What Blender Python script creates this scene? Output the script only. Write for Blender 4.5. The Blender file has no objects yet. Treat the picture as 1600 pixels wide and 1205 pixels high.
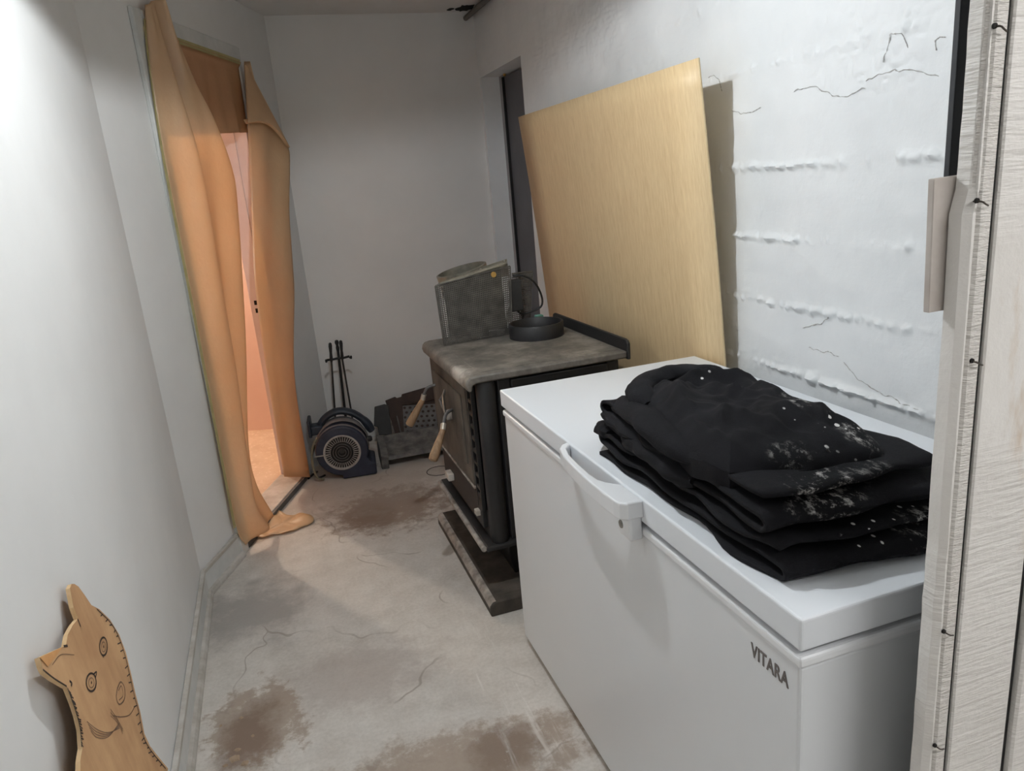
import bpy, bmesh, math, random
import numpy as np
from mathutils import Vector, Matrix, noise

random.seed(7)
scene = bpy.context.scene
COL = scene.collection
V3 = Vector

# ------------------------------------------------------------------ camera
F_PX = 1150.0
CAM_H = 1.4333
PITCH, ROLL, YAW = math.radians(15.495), math.radians(-5.094), math.radians(17.365)

def cam_axes():
    cp, sp, cr, sr, cy, sy = math.cos(PITCH), math.sin(PITCH), math.cos(ROLL), math.sin(ROLL), math.cos(YAW), math.sin(YAW)
    fwd = V3((sy*cp, cy*cp, -sp)); right = V3((cy, -sy, 0)); up = right.cross(fwd)
    return cr*right + sr*up, -sr*right + cr*up, fwd
RIGHT, UP, FWD = cam_axes()
CAM = V3((0, 0, CAM_H))
cd = bpy.data.cameras.new('camera')
cd.sensor_fit = 'HORIZONTAL'; cd.sensor_width = 36.0; cd.lens = F_PX*36.0/1600.0
cd.clip_start = 0.02; cd.clip_end = 100
cam = bpy.data.objects.new('camera', cd); COL.objects.link(cam)
m = Matrix((RIGHT, UP, -FWD)).transposed().to_4x4(); m.translation = CAM
cam.matrix_world = m
scene.camera = cam

# measuring helpers: a photo pixel seen on a known plane of the room gives a room coordinate
def ray(x, y): return RIGHT*((x-800)/F_PX) - UP*((y-602.5)/F_PX) + FWD
def at_z(x, y, z): d = ray(x, y); return CAM + d*((z-CAM_H)/d.z)
def at_y(x, y, Y): d = ray(x, y); return CAM + d*(Y/d.y)
def at_x(x, y, X): d = ray(x, y); return CAM + d*(X/d.x)
def at_plane(x, y, p, n): d = ray(x, y); return CAM + d*((V3(p)-CAM).dot(n)/d.dot(n))

# ------------------------------------------------------------------ world, exposure, lamp strengths
w = bpy.data.worlds.new('world'); scene.world = w; w.use_nodes = True
w.node_tree.nodes['Background'].inputs[0].default_value = (0.5, 0.5, 0.5, 1)
w.node_tree.nodes['Background'].inputs[1].default_value = 0.0
vs = scene.view_settings
vs.view_transform = 'Standard'; vs.look = 'None'; vs.gamma = 1.0; vs.use_curve_mapping = False
vs.exposure = -0.10
LAMP_MAIN = 2480.0      # emission strength of the bulb over the freezer
LAMP_NEAR = 165.0      # tube in the part of the room behind the camera
LAMP_SIDE = 1100.0      # warm bulb in the room beyond the papered doorway
MAIN_POS = V3((0.27, 1.62, 2.125))
NEAR_POS = V3((1.42, -0.62, 2.265))

# ------------------------------------------------------------------ materials
def lin(c):
    return tuple(((v/255.0)/12.92 if v/255.0 <= 0.04045 else ((v/255.0+0.055)/1.055)**2.4) for v in c) + (1,)

class NT:
    """tiny node-tree helper"""
    def __init__(s, name):
        s.mat = bpy.data.materials.new(name); s.mat.use_nodes = True
        s.t = s.mat.node_tree; s.b = s.t.nodes['Principled BSDF']; s.out = s.t.nodes['Material Output']
        s.co = None
    def n(s, typ, **kw):
        nd = s.t.nodes.new(typ)
        for k, v in kw.items(): setattr(nd, k, v)
        return nd
    def l(s, a, b): s.t.links.new(a, b)
    def pos(s):
        if s.co is None: s.co = s.n('ShaderNodeNewGeometry').outputs['Position']
        return s.co
    def mapping(s, scale=(1, 1, 1), loc=(0, 0, 0), rot=(0, 0, 0), src=None):
        mp = s.n('ShaderNodeMapping'); s.l(src or s.pos(), mp.inputs[0])
        mp.inputs['Location'].default_value = loc; mp.inputs['Rotation'].default_value = rot; mp.inputs['Scale'].default_value = scale
        return mp.outputs[0]
    def noise(s, scale, detail=4, rough=0.55, vec=None, dist=0.0):
        nd = s.n('ShaderNodeTexNoise'); s.l(vec or s.pos(), nd.inputs['Vector'])
        nd.inputs['Scale'].default_value = scale; nd.inputs['Detail'].default_value = detail
        nd.inputs['Roughness'].default_value = rough; nd.inputs['Distortion'].default_value = dist
        return nd.outputs[0]
    def ramp(s, fac, stops):
        r = s.n('ShaderNodeValToRGB'); s.l(fac, r.inputs[0]); e = r.color_ramp.elements
        while len(e) < len(stops): e.new(0.5)
        for i, (p, c) in enumerate(stops):
            e[i].position = p; e[i].color = c if len(c) == 4 else tuple(c)+(1,)
        return r.outputs[0]
    def rng(s, v, a, b, c=0.0, d=1.0, smooth=True):
        r = s.n('ShaderNodeMapRange'); s.l(v, r.inputs[0])
        if smooth: r.interpolation_type = 'SMOOTHSTEP'
        for i, q in enumerate((a, b, c, d)): r.inputs[i+1].default_value = q
        return r.outputs[0]
    def math(s, op, a, b=None):
        r = s.n('ShaderNodeMath', operation=op)
        for i, q in enumerate((a, b)):
            if q is None: continue
            if isinstance(q, (int, float)): r.inputs[i].default_value = q
            else: s.l(q, r.inputs[i])
        r.use_clamp = False
        return r.outputs[0]
    def mix(s, fac, a, b, mode='MIX'):
        r = s.n('ShaderNodeMix', data_type='RGBA', blend_type=mode)
        for i, q in ((0, fac), (6, a), (7, b)):
            if isinstance(q, (int, float)): r.inputs[i].default_value = q
            elif isinstance(q, tuple): r.inputs[i].default_value = q
            else: s.l(q, r.inputs[i])
        return r.outputs[2]
    def bump(s, h, strength=0.3, dist=0.01):
        b = s.n('ShaderNodeBump'); s.l(h, b.inputs['Height'])
        b.inputs['Strength'].default_value = strength; b.inputs['Distance'].default_value = dist
        s.l(b.outputs[0], s.b.inputs['Normal'])
    def blob(s, cx, cy, rx, ry, wob, lo=0.45, hi=1.25):
        """soft ellipse mask on the floor plane, edge broken up by noise wob (0..1)"""
        sp = s.n('ShaderNodeSeparateXYZ'); s.l(s.pos(), sp.inputs[0])
        dx = s.math('DIVIDE', s.math('SUBTRACT', sp.outputs[0], cx), rx)
        dy = s.math('DIVIDE', s.math('SUBTRACT', sp.outputs[1], cy), ry)
        d = s.math('SQRT', s.math('ADD', s.math('MULTIPLY', dx, dx), s.math('MULTIPLY', dy, dy)))
        d = s.math('ADD', d, s.math('MULTIPLY', s.math('SUBTRACT', wob, 0.5), 2.4))
        return s.rng(d, hi, lo)
    def set(s, color=None, rough=None, metal=None, spec=None):
        if color is not None:
            if isinstance(color, tuple): s.b.inputs['Base Color'].default_value = color
            else: s.l(color, s.b.inputs['Base Color'])
        if rough is not None:
            if isinstance(rough, (int, float)): s.b.inputs['Roughness'].default_value = rough
            else: s.l(rough, s.b.inputs['Roughness'])
        if metal is not None: s.b.inputs['Metallic'].default_value = metal
        if spec is not None: s.b.inputs['Specular IOR Level'].default_value = spec
        return s.mat

M = {}
def mottled(name, c1, c2, scale=8, rough=0.6, metal=0.0, bump=0.0, bscale=60, vec=None, spec=0.5, bd=0.004):
    t = NT(name)
    v = t.mapping(vec) if vec else None
    f = t.noise(scale, 5, 0.6, v)
    col = t.ramp(f, [(0.32, lin(c1)), (0.68, lin(c2))])
    if bump: t.bump(t.noise(bscale, 4, 0.6, v), bump, bd)
    M[name] = t.set(col, rough, metal, spec)
    return M[name]

mottled('plaster', (228, 228, 227), (236, 236, 235), 2.2, 0.6, bump=0.12, bscale=14)
mottled('plaster_far', (224, 223, 221), (232, 231, 229), 2.0, 0.7, bump=0.1, bscale=18)
mottled('ceiling_paint', (222, 220, 217), (230, 228, 226), 3, 0.8, bump=0.2, bscale=25)
mottled('trim_white', (206, 208, 206), (220, 221, 219), 12, 0.45, bump=0.1, bscale=40)
mottled('dirty_trim', (170, 164, 155), (206, 202, 196), 14, 0.6, bump=0.2, bscale=50)
mottled('pink_wall', (236, 206, 192), (241, 214, 201), 3, 0.7)
mottled('jamb_paint', (228, 216, 218), (236, 226, 227), 6, 0.5)
mottled('freezer_white', (224, 227, 230), (227, 230, 233), 1.5, 0.30, spec=0.5)
mottled('lid_white', (228, 232, 237), (231, 235, 240), 1.5, 0.38, spec=0.5)
mottled('handle_plastic', (232, 234, 237), (236, 238, 241), 4, 0.35)
mottled('gasket_grey', (120, 119, 122), (132, 131, 134), 6, 0.6)
mottled('dark_plinth', (34, 34, 35), (46, 45, 45), 6, 0.7)
mottled('logo_grey', (112, 106, 104), (124, 118, 116), 30, 0.35, metal=0.3)
mottled('chrome', (150, 148, 144), (182, 180, 176), 30, 0.28, metal=0.9)
mottled('stove_black', (26, 26, 28), (40, 39, 40), 7, 0.55, bump=0.12, bscale=90)
mottled('cast_black', (22, 22, 24), (30, 30, 31), 9, 0.45)
mottled('stove_dust', (52, 47, 43), (96, 88, 79), 9, 0.8, bump=0.15, bscale=70, vec=(1, 1, 0.6))
mottled('rim_worn', (112, 106, 100), (182, 174, 166), 22, 0.6, bump=0.15, bscale=80)
mottled('ash_latch', (176, 168, 158), (214, 206, 196), 26, 0.6)
mottled('rust_plate', (44, 33, 29), (68, 51, 44), 12, 0.75, bump=0.2, bscale=70)
mottled('steel_grey', (84, 82, 82), (112, 109, 107), 16, 0.6, metal=0.2, bump=0.1, bscale=90)
mottled('tray_steel', (66, 65, 64), (124, 120, 116), 18, 0.65, bump=0.2, bscale=70)
mottled('mesh_metal', (74, 72, 69), (104, 101, 96), 24, 0.5, metal=0.3)
mottled('drum_metal', (104, 100, 90), (150, 145, 132), 18, 0.45, metal=0.35)
mottled('motor_dark', (30, 30, 32), (48, 47, 47), 20, 0.6)
mottled('cord_black', (18, 18, 19), (28, 28, 29), 20, 0.5)
mottled('cord_dirty', (120, 112, 92), (140, 130, 108), 20, 0.6)
mottled('blower_blue', (34, 38, 54), (52, 56, 72), 14, 0.5, bump=0.1, bscale=60)
mottled('blower_handle', (32, 38, 48), (46, 54, 66), 14, 0.5)
mottled('blower_dusty', (118, 112, 112), (146, 139, 136), 16, 0.8)
mottled('grille_grey', (140, 137, 134), (172, 168, 163), 30, 0.6)
mottled('tool_iron', (20, 20, 21), (34, 33, 33), 20, 0.5)
mottled('tool_rod', (46, 44, 44), (66, 63, 62), 20, 0.45, metal=0.4)
mottled('ferrule', (170, 160, 146), (200, 190, 175), 30, 0.4, metal=0.5)
mottled('teal', (110, 168, 158), (128, 184, 172), 20, 0.6)
mottled('door_grey', (96, 96, 102), (106, 106, 112), 5, 0.6)
mottled('frame_grey', (150, 150, 153), (164, 164, 167), 6, 0.55)
mottled('black_strip', (40, 42, 46), (48, 50, 55), 8, 0.6)
mottled('nail_steel', (60, 55, 50), (92, 84, 76), 60, 0.5, metal=0.6)
mottled('marker', (44, 34, 28), (66, 50, 40), 50, 0.8)
mottled('pencil', (104, 80, 62), (128, 100, 78), 50, 0.8)
mottled('debris', (140, 118, 98), (176, 154, 130), 40, 0.85)
mottled('ring_black', (24, 24, 27), (34, 34, 37), 18, 0.5)
mottled('pipe_grey', (88, 84, 80), (112, 107, 102), 12, 0.6)
mottled('dark_void', (22, 20, 19), (30, 28, 26), 12, 0.9)
mottled('crack', (170, 168, 166), (196, 194, 192), 30, 0.9)
mottled('brass', (190, 150, 84), (214, 176, 108), 30, 0.3, metal=0.8)
mottled('masking_tape', (172, 162, 112), (190, 180, 132), 20, 0.7)
mottled('taupe_board', (176, 166, 158), (206, 199, 193), 9, 0.7)
mottled('lamp_enamel', (150, 150, 148), (160, 160, 158), 6, 0.5)

def wood_handle():
    t = NT('handle_wood'); f = t.noise(60, 3, 0.6, t.mapping((1, 1, 0.15)))
    M['handle_wood'] = t.set(t.ramp(f, [(0.3, lin((126, 98, 72))), (0.7, lin((164, 132, 100)))]), 0.6)
wood_handle()

def panel_wood():
    t = NT('panel_wood')
    g = t.noise(70, 3, 0.6, t.mapping((1, 1, 0.012)))
    f = t.noise(260, 2, 0.6, t.mapping((1, 1, 0.03)))
    a = t.ramp(g, [(0.3, lin((220, 191, 146))), (0.7, lin((234, 208, 164)))])
    c = t.mix(0.35, a, t.ramp(f, [(0.35, lin((210, 178, 132))), (0.65, lin((238, 213, 171)))]))
    M['panel_wood'] = t.set(c, 0.5)
    mottled('panel_edge', (214, 190, 148), (226, 204, 164), 30, 0.6)
panel_wood()

def cat_wood():
    t = NT('cat_board')
    g = t.noise(6, 5, 0.6); f = t.noise(40, 3, 0.6, t.mapping((1, 1, 0.2)))
    a = t.ramp(g, [(0.3, lin((180, 137, 97))), (0.7, lin((212, 170, 125)))])
    M['cat_board'] = t.set(t.mix(0.25, a, t.ramp(f, [(0.3, lin((146, 108, 74))), (0.7, lin((202, 164, 122)))])), 0.8)
    mottled('cat_edge', (206, 172, 128), (222, 190, 148), 40, 0.8)
    mottled('cat_torn', (200, 146, 92), (214, 160, 104), 40, 0.8)
cat_wood()

def kraft(name, c1, c2, trans=0.5):
    t = NT(name)
    f = t.noise(5, 6, 0.65); g = t.noise(120, 2, 0.5)
    col = t.mix(0.2, t.ramp(f, [(0.3, lin(c1)), (0.7, lin(c2))]), t.ramp(g, [(0.3, lin(c1)), (0.7, lin(c2))]))
    d = t.n('ShaderNodeBsdfDiffuse'); tr = t.n('ShaderNodeBsdfTranslucent'); gl = t.n('ShaderNodeBsdfGlossy')
    gl.inputs['Roughness'].default_value = 0.36; gl.inputs['Color'].default_value = (1, 1, 1, 1)
    t.l(col, d.inputs['Color']); t.l(col, tr.inputs['Color'])
    m1 = t.n('ShaderNodeMixShader'); m1.inputs[0].default_value = trans
    t.l(d.outputs[0], m1.inputs[1]); t.l(tr.outputs[0], m1.inputs[2])
    m2 = t.n('ShaderNodeMixShader'); m2.inputs[0].default_value = 0.07
    t.l(m1.outputs[0], m2.inputs[1]); t.l(gl.outputs[0], m2.inputs[2])
    b = t.n('ShaderNodeBump'); b.inputs['Strength'].default_value = 0.35; b.inputs['Distance'].default_value = 0.01
    t.l(t.noise(9, 4, 0.6), b.inputs['Height'])
    for q in (d, tr, gl): t.l(b.outputs[0], q.inputs['Normal'])
    t.l(m2.outputs[0], t.out.inputs['Surface'])
    M[name] = t.mat
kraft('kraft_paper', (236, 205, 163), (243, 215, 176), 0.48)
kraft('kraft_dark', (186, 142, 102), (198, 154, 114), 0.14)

def concrete_wall():
    t = NT('concrete_white')
    f = t.noise(3, 6, 0.6)
    col = t.ramp(f, [(0.3, lin((226, 229, 231))), (0.7, lin((238, 240, 241)))])
    a = t.noise(26, 6, 0.65); b2 = t.noise(7, 4, 0.6, t.mapping((1, 0.35, 1.6)))
    t.bump(t.math('ADD', a, t.math('MULTIPLY', b2, 1.5)), 0.28, 0.006)
    M['concrete_white'] = t.set(col, 0.62)
concrete_wall()

def rough_wood():
    t = NT('sawn_white')
    v = t.mapping((1, 1, 1))
    f = t.noise(5, 5, 0.6)
    dirt = t.rng(t.noise(9, 5, 0.7, t.mapping((1, 1, 0.3), (3, 1, 2))), 0.6, 0.78)
    col = t.mix(dirt, t.ramp(f, [(0.3, lin((222, 218, 213))), (0.7, lin((234, 231, 227)))]), lin((208, 192, 174)))
    saw = t.noise(55, 3, 0.6, t.mapping((0.25, 0.25, 2.4)))
    msk = t.rng(t.noise(4, 2, 0.5), 0.42, 0.6)
    t.bump(t.math('ADD', t.math('MULTIPLY', t.math('MULTIPLY', saw, msk), 1.6), t.math('MULTIPLY', t.noise(80, 3, 0.6), 0.3)), 0.5, 0.006)
    M['sawn_white'] = t.set(col, 0.6)
    t = NT('sawn_rough')
    saw = t.noise(70, 3, 0.65, t.mapping((0.5, 0.5, 3.0)))
    t.bump(saw, 0.9, 0.008)
    M['sawn_rough'] = t.set(t.ramp(t.noise(12, 4, 0.6), [(0.3, lin((218, 213, 207))), (0.7, lin((230, 226, 221)))]), 0.65)
rough_wood()

def floor_mat():
    t = NT('concrete_floor')
    big = t.noise(2.6, 6, 0.62); mid = t.noise(11, 6, 0.65); fine = t.noise(90, 4, 0.6)
    base = t.ramp(big, [(0.28, lin((184, 176, 166))), (0.5, lin((212, 206, 198))), (0.74, lin((222, 218, 212)))])
    base = t.mix(0.35, base, t.ramp(mid, [(0.34, lin((172, 164, 154))), (0.66, lin((226, 221, 214)))]))
    base = t.mix(0.25, base, t.ramp(fine, [(0.3, lin((166, 160, 153))), (0.7, lin((222, 218, 213)))]))
    wob = t.noise(5, 6, 0.7); wob2 = t.noise(14, 6, 0.7, t.mapping((1, 1, 1), (4, 7, 0)))
    brown = lin((150, 130, 112)); dbrown = lin((116, 94, 78)); grey = lin((150, 145, 140)); umber = lin((142, 124, 110))
    def spot(base, mask, col, amt): return t.mix(t.math('MULTIPLY', mask, amt), base, col)
    base = spot(base, t.blob(-0.26, 2.60, 0.22, 0.24, wob), grey, 0.75)             # grey patch by the left baseboard
    base = spot(base, t.blob(0.05, 2.05, 0.26, 0.17, wob2), lin((168, 157, 150)), 0.5)
    base = spot(base, t.blob(-0.24, 1.96, 0.155, 0.20, wob2, 0.66, 0.98), brown, 0.7)   # crisp brown patch, near left
    base = spot(base, t.blob(-0.27, 1.92, 0.10, 0.16, wob), dbrown, 0.8)
    base = spot(base, t.blob(0.22, 1.55, 0.46, 0.16, wob2, 0.55, 1.05), brown, 0.7)     # stain under the photographer
    base = spot(base, t.blob(0.40, 1.58, 0.10, 0.09, wob), dbrown, 0.6)
    base = spot(base, t.blob(0.36, 3.25, 0.34, 0.27, wob2, 0.5, 1.1), umber, 0.85)    # brown wear before the stove
    base = spot(base, t.blob(0.25, 3.20, 0.13, 0.18, wob), dbrown, 0.55)
    base = spot(base, t.blob(0.2, 3.75, 0.7, 0.5, wob, 0.6, 1.2), lin((160, 150, 140)), 0.5)
    pale = t.rng(t.noise(20, 6, 0.75, t.mapping((1, 1, 1), (1, 2, 3))), 0.62, 0.7)
    base = spot(base, t.math('MULTIPLY', pale, t.blob(0.3, 3.2, 0.5, 0.5, wob)), lin((222, 217, 210)), 0.6)
    base = spot(base, t.math('MULTIPLY', pale, t.blob(0.3, 1.6, 0.5, 0.3, wob)), lin((222, 217, 210)), 0.5)
    scuff = t.rng(t.noise(30, 4, 0.6, t.mapping((1.0, 0.08, 1), (0, 0, 0), (0, 0, 0.05))), 0.58, 0.7)
    base = spot(base, t.math('MULTIPLY', scuff, t.blob(0.48, 1.85, 0.14, 0.5, wob)), lin((232, 229, 224)), 0.5)
    cr = t.n('ShaderNodeTexVoronoi', feature='DISTANCE_TO_EDGE'); cr.inputs['Scale'].default_value = 1.7
    wv = t.n('ShaderNodeVectorMath', operation='ADD'); nv = t.n('ShaderNodeTexNoise'); nv.inputs['Scale'].default_value = 6
    t.l(t.pos(), nv.inputs['Vector']); sc = t.n('ShaderNodeVectorMath', operation='SCALE'); t.l(nv.outputs['Color'], sc.inputs[0]); sc.inputs['Scale'].default_value = 0.16
    t.l(t.pos(), wv.inputs[0]); t.l(sc.outputs[0], wv.inputs[1]); t.l(wv.outputs[0], cr.inputs['Vector'])
    crack = t.rng(cr.outputs['Distance'], 0.008, 0.002)
    base = spot(base, t.math('MULTIPLY', crack, t.rng(t.noise(3, 2), 0.45, 0.6)), lin((140, 128, 117)), 0.6)
    t.bump(t.math('ADD', t.math('MULTIPLY', mid, 1.0), t.math('ADD', t.math('MULTIPLY', fine, 0.35), t.math('MULTIPLY', wob2, 0.8))), 0.25, 0.006)
    M['concrete_floor'] = t.set(base, 0.62)
floor_mat()

def inner_floor():
    t = NT('inner_floor')
    a = t.ramp(t.noise(7, 6, 0.7), [(0.3, lin((206, 176, 146))), (0.7, lin((226, 202, 176)))])
    chips = t.rng(t.noise(40, 3, 0.7), 0.58, 0.66)
    M['inner_floor'] = t.set(t.mix(chips, a, lin((236, 214, 196))), 0.7)
inner_floor()

def stove_top():
    t = NT('stove_top')
    f = t.noise(7, 6, 0.68, t.mapping((1, 1, 1), (0.3, 0.2, 0))); g = t.noise(30, 4, 0.6)
    c = t.ramp(f, [(0.30, lin((58, 56, 53))), (0.5, lin((108, 104, 98))), (0.70, lin((164, 157, 147)))])
    c = t.mix(0.3, c, t.ramp(g, [(0.3, lin((72, 68, 64))), (0.7, lin((138, 131, 122)))]))
    c = t.mix(t.math('MULTIPLY', t.blob(0.552, 2.36, 0.035, 0.09, t.noise(26, 6, 0.8), 0.2, 1.1), 0.7), c, lin((186, 180, 172)))
    t.bump(g, 0.12, 0.003)
    M['stove_top'] = t.set(c, 0.62)
stove_top()

def fabric(name, seed, spots):
    t = NT(name)
    base = t.ramp(t.noise(9, 4, 0.6), [(0.3, lin((17, 17, 20))), (0.7, lin((26, 26, 30)))])
    off = t.mapping((1, 1, 1), (seed, seed*1.7, seed*0.6))
    wob = t.noise(22, 4, 0.7)
    def near(c, r):
        d = t.n('ShaderNodeVectorMath', operation='DISTANCE'); t.l(t.pos(), d.inputs[0]); d.inputs[1].default_value = c
        return t.rng(t.math('ADD', d.outputs['Value'], t.math('MULTIPLY', t.math('SUBTRACT', wob, 0.5), r*1.4)), r, r*0.45)
    smear = t.rng(t.noise(60, 6, 0.75, t.mapping((1.0, 0.5, 1.2), (seed*2, 1, 0))), 0.50, 0.66)
    vor = t.n('ShaderNodeTexVoronoi', feature='F1'); vor.inputs['Scale'].default_value = 105
    t.l(t.mapping((1, 0.6, 1), (seed, seed*1.7, seed*0.6)), vor.inputs['Vector'])
    sep = t.n('ShaderNodeSeparateColor'); t.l(vor.outputs['Color'], sep.inputs[0])
    dot = t.math('MULTIPLY', t.rng(t.math('ADD', vor.outputs['Distance'], t.math('MULTIPLY', sep.outputs[1], 0.22)), 0.42, 0.34), t.rng(sep.outputs[0], 0.87, 0.88))
    a = base
    for c, r, kind, amt in spots:
        m_ = t.math('MULTIPLY', near(c, r), smear if kind == 's' else dot)
        a = t.mix(t.math('MULTIPLY', m_, amt), a, lin((206, 204, 200)) if kind == 's' else lin((228, 227, 224)))
    t.bump(t.math('ADD', t.noise(500, 2, 0.5), t.math('MULTIPLY', t.noise(34, 4, 0.6), 2.0)), 0.25, 0.004)
    M[name] = t.set(a, 0.9, spec=0.2)
SPOTS_B = [((0.87, 0.765, 0.885), 0.055, 's', 0.8), ((0.88, 0.76, 0.89), 0.12, 'd', 1.0), ((0.77, 0.77, 0.89), 0.06, 'd', 1.0), ((0.95, 0.76, 0.89), 0.06, 's', 0.7)]
SPOTS_M = [((0.725, 0.815, 0.945), 0.065, 's', 0.85), ((0.70, 0.82, 0.94), 0.05, 's', 0.5), ((0.80, 0.83, 0.98), 0.05, 's', 0.3)]
SPOTS_T = [((0.88, 1.00, 1.01), 0.075, 's', 0.85), ((0.86, 0.88, 0.99), 0.055, 's', 0.7), ((0.85, 0.90, 1.00), 0.10, 'd', 1.0), ((0.715, 0.885, 0.99), 0.038, 's', 0.4), ((0.79, 0.95, 1.02), 0.055, 'd', 1.0), ((0.78, 1.25, 1.03), 0.05, 'd', 1.0), ((0.90, 1.15, 1.02), 0.05, 's', 0.6)]
fabric('fabric_bottom', 1.0, SPOTS_B)
fabric('fabric_mid', 5.3, SPOTS_M)
fabric('fabric_top', 9.1, SPOTS_T)

def emit(name, col, strength):
    t = NT(name); t.set((0.8, 0.8, 0.8, 1), 0.4)
    t.b.inputs['Emission Color'].default_value = col; t.b.inputs['Emission Strength'].default_value = strength
    M[name] = t.mat
emit('bulb_main', (0.93, 0.975, 1.0, 1), LAMP_MAIN)
emit('bulb_near', (0.99, 0.99, 0.985, 1), LAMP_NEAR)
emit('bulb_side', (1.0, 0.84, 0.66, 1), LAMP_SIDE)

# ------------------------------------------------------------------ mesh helpers
ROOT_LOC = {}
class MB:
    def __init__(s): s.v = []; s.f = []
    def add(s, vs, fs):
        o = len(s.v); s.v += [V3(q) for q in vs]; s.f += [tuple(i+o for i in f) for f in fs]; return s
    def box(s, lo, hi, mat=None):
        x0, y0, z0 = lo; x1, y1, z1 = hi
        vs = [V3(q) for q in ((x0, y0, z0), (x1, y0, z0), (x1, y1, z0), (x0, y1, z0), (x0, y0, z1), (x1, y0, z1), (x1, y1, z1), (x0, y1, z1))]
        if mat is not None: vs = [mat @ q for q in vs]
        return s.add(vs, [(0, 3, 2, 1), (4, 5, 6, 7), (0, 1, 5, 4), (1, 2, 6, 5), (2, 3, 7, 6), (3, 0, 4, 7)])
    def tube(s, pts, r, n=10, caps=True, flat=1.0):
        pts = [V3(p) for p in pts]; rs = r if isinstance(r, (list, tuple)) else [r]*len(pts)
        vs = []; fs = []; ref = None
        for i, p in enumerate(pts):
            d = (pts[min(i+1, len(pts)-1)] - pts[max(i-1, 0)]).normalized()
            if ref is None: ref = V3((0, 0, 1)) if abs(d.z) < 0.9 else V3((1, 0, 0))
            a = (ref - d*ref.dot(d)).normalized(); b = d.cross(a); ref = a
            for k in range(n):
                q = 2*math.pi*k/n; vs.append(p + a*(rs[i]*math.cos(q)) + b*(rs[i]*flat*math.sin(q)))
        for i in range(len(pts)-1):
            for k in range(n):
                k2 = (k+1) % n; fs.append((i*n+k, i*n+k2, (i+1)*n+k2, (i+1)*n+k))
        if caps: fs.append(tuple(range(n-1, -1, -1))); fs.append(tuple((len(pts)-1)*n+k for k in range(n)))
        return s.add(vs, fs)
    def lathe(s, prof, origin, axis=(0, 0, 1), n=32, close=False):
        o = V3(origin); ax = V3(axis).normalized(); ref = V3((0, 0, 1)) if abs(ax.z) < 0.9 else V3((1, 0, 0))
        a = (ref - ax*ref.dot(ax)).normalized(); b = ax.cross(a); vs = []; fs = []
        for (r, hh) in prof:
            for k in range(n):
                q = 2*math.pi*k/n; vs.append(o + ax*hh + a*(r*math.cos(q)) + b*(r*math.sin(q)))
        m_ = len(prof)
        for i in range(m_ if close else m_-1):
            j = (i+1) % m_
            for k in range(n): k2 = (k+1) % n; fs.append((i*n+k, i*n+k2, j*n+k2, j*n+k))
        if not close:
            if prof[0][0] > 1e-5: fs.append(tuple(range(n-1, -1, -1)))
            if prof[-1][0] > 1e-5: fs.append(tuple((m_-1)*n+k for k in range(n)))
        return s.add(vs, fs)
    def prism(s, pts, off):
        """closed polygon pts (3-D), extruded by vector off"""
        n = len(pts); off = V3(off); vs = [V3(p) for p in pts] + [V3(p)+off for p in pts]
        fs = [tuple(range(n-1, -1, -1)), tuple(range(n, 2*n))] + [(i, (i+1) % n, n+(i+1) % n, n+i) for i in range(n)]
        return s.add(vs, fs)
    def grid(s, rows):
        nr, nc = len(rows), len(rows[0]); vs = [p for r_ in rows for p in r_]
        return s.add(vs, [(i*nc+j, i*nc+j+1, (i+1)*nc+j+1, (i+1)*nc+j) for i in range(nr-1) for j in range(nc-1)])
    def ribbon(s, pts, wd, nrm):
        pts = [V3(p) for p in pts]; nrm = V3(nrm); L = []; R = []
        for i, p in enumerate(pts):
            d = (pts[min(i+1, len(pts)-1)] - pts[max(i-1, 0)]).normalized(); side = d.cross(nrm).normalized()*wd*0.5
            L.append(p+side); R.append(p-side)
        return s.grid([L, R])
    def build(s, name, mat, parent=None, loc=None, bevel=0, seg=2, smooth=False, thick=0, sub=0, fix=True):
        if parent is not None: base = ROOT_LOC[parent.name]
        else: base = V3(loc) if loc is not None else V3((0, 0, 0))
        me = bpy.data.meshes.new(name); me.from_pydata([tuple(q-base) for q in s.v], [], s.f); me.update()
        if fix:
            bm = bmesh.new(); bm.from_mesh(me); bmesh.ops.recalc_face_normals(bm, faces=bm.faces); bm.to_mesh(me); bm.free()
        o = bpy.data.objects.new(name, me); COL.objects.link(o)
        me.materials.append(M[mat] if isinstance(mat, str) else mat)
        if parent is not None: o.parent = parent
        else: o.location = base
        ROOT_LOC[o.name] = base
        if smooth:
            for p in me.polygons: p.use_smooth = True
        if thick:
            md = o.modifiers.new('solid', 'SOLIDIFY'); md.thickness = thick; md.offset = 0
        if bevel:
            md = o.modifiers.new('bevel', 'BEVEL'); md.width = bevel; md.segments = seg; md.limit_method = 'ANGLE'; md.angle_limit = math.radians(38)
        if sub:
            md = o.modifiers.new('sub', 'SUBSURF'); md.levels = sub; md.render_levels = sub
        if smooth and not sub:
            try: me.set_sharp_from_angle(angle=math.radians(42))
            except Exception: pass
        return o

def tag(o, label, cat, group=None):
    o['label'] = label; o['category'] = cat
    if group: o['group'] = group
    return o
def struct(o, label=None):
    o['kind'] = 'structure'
    if label: o['label'] = label; 
    return o
def thing(name, loc, label, cat, group=None):
    o = bpy.data.objects.new(name, None); COL.objects.link(o); o.location = loc; o.empty_display_size = 0.05
    ROOT_LOC[o.name] = V3(loc)
    return tag(o, label, cat, group)

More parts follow.
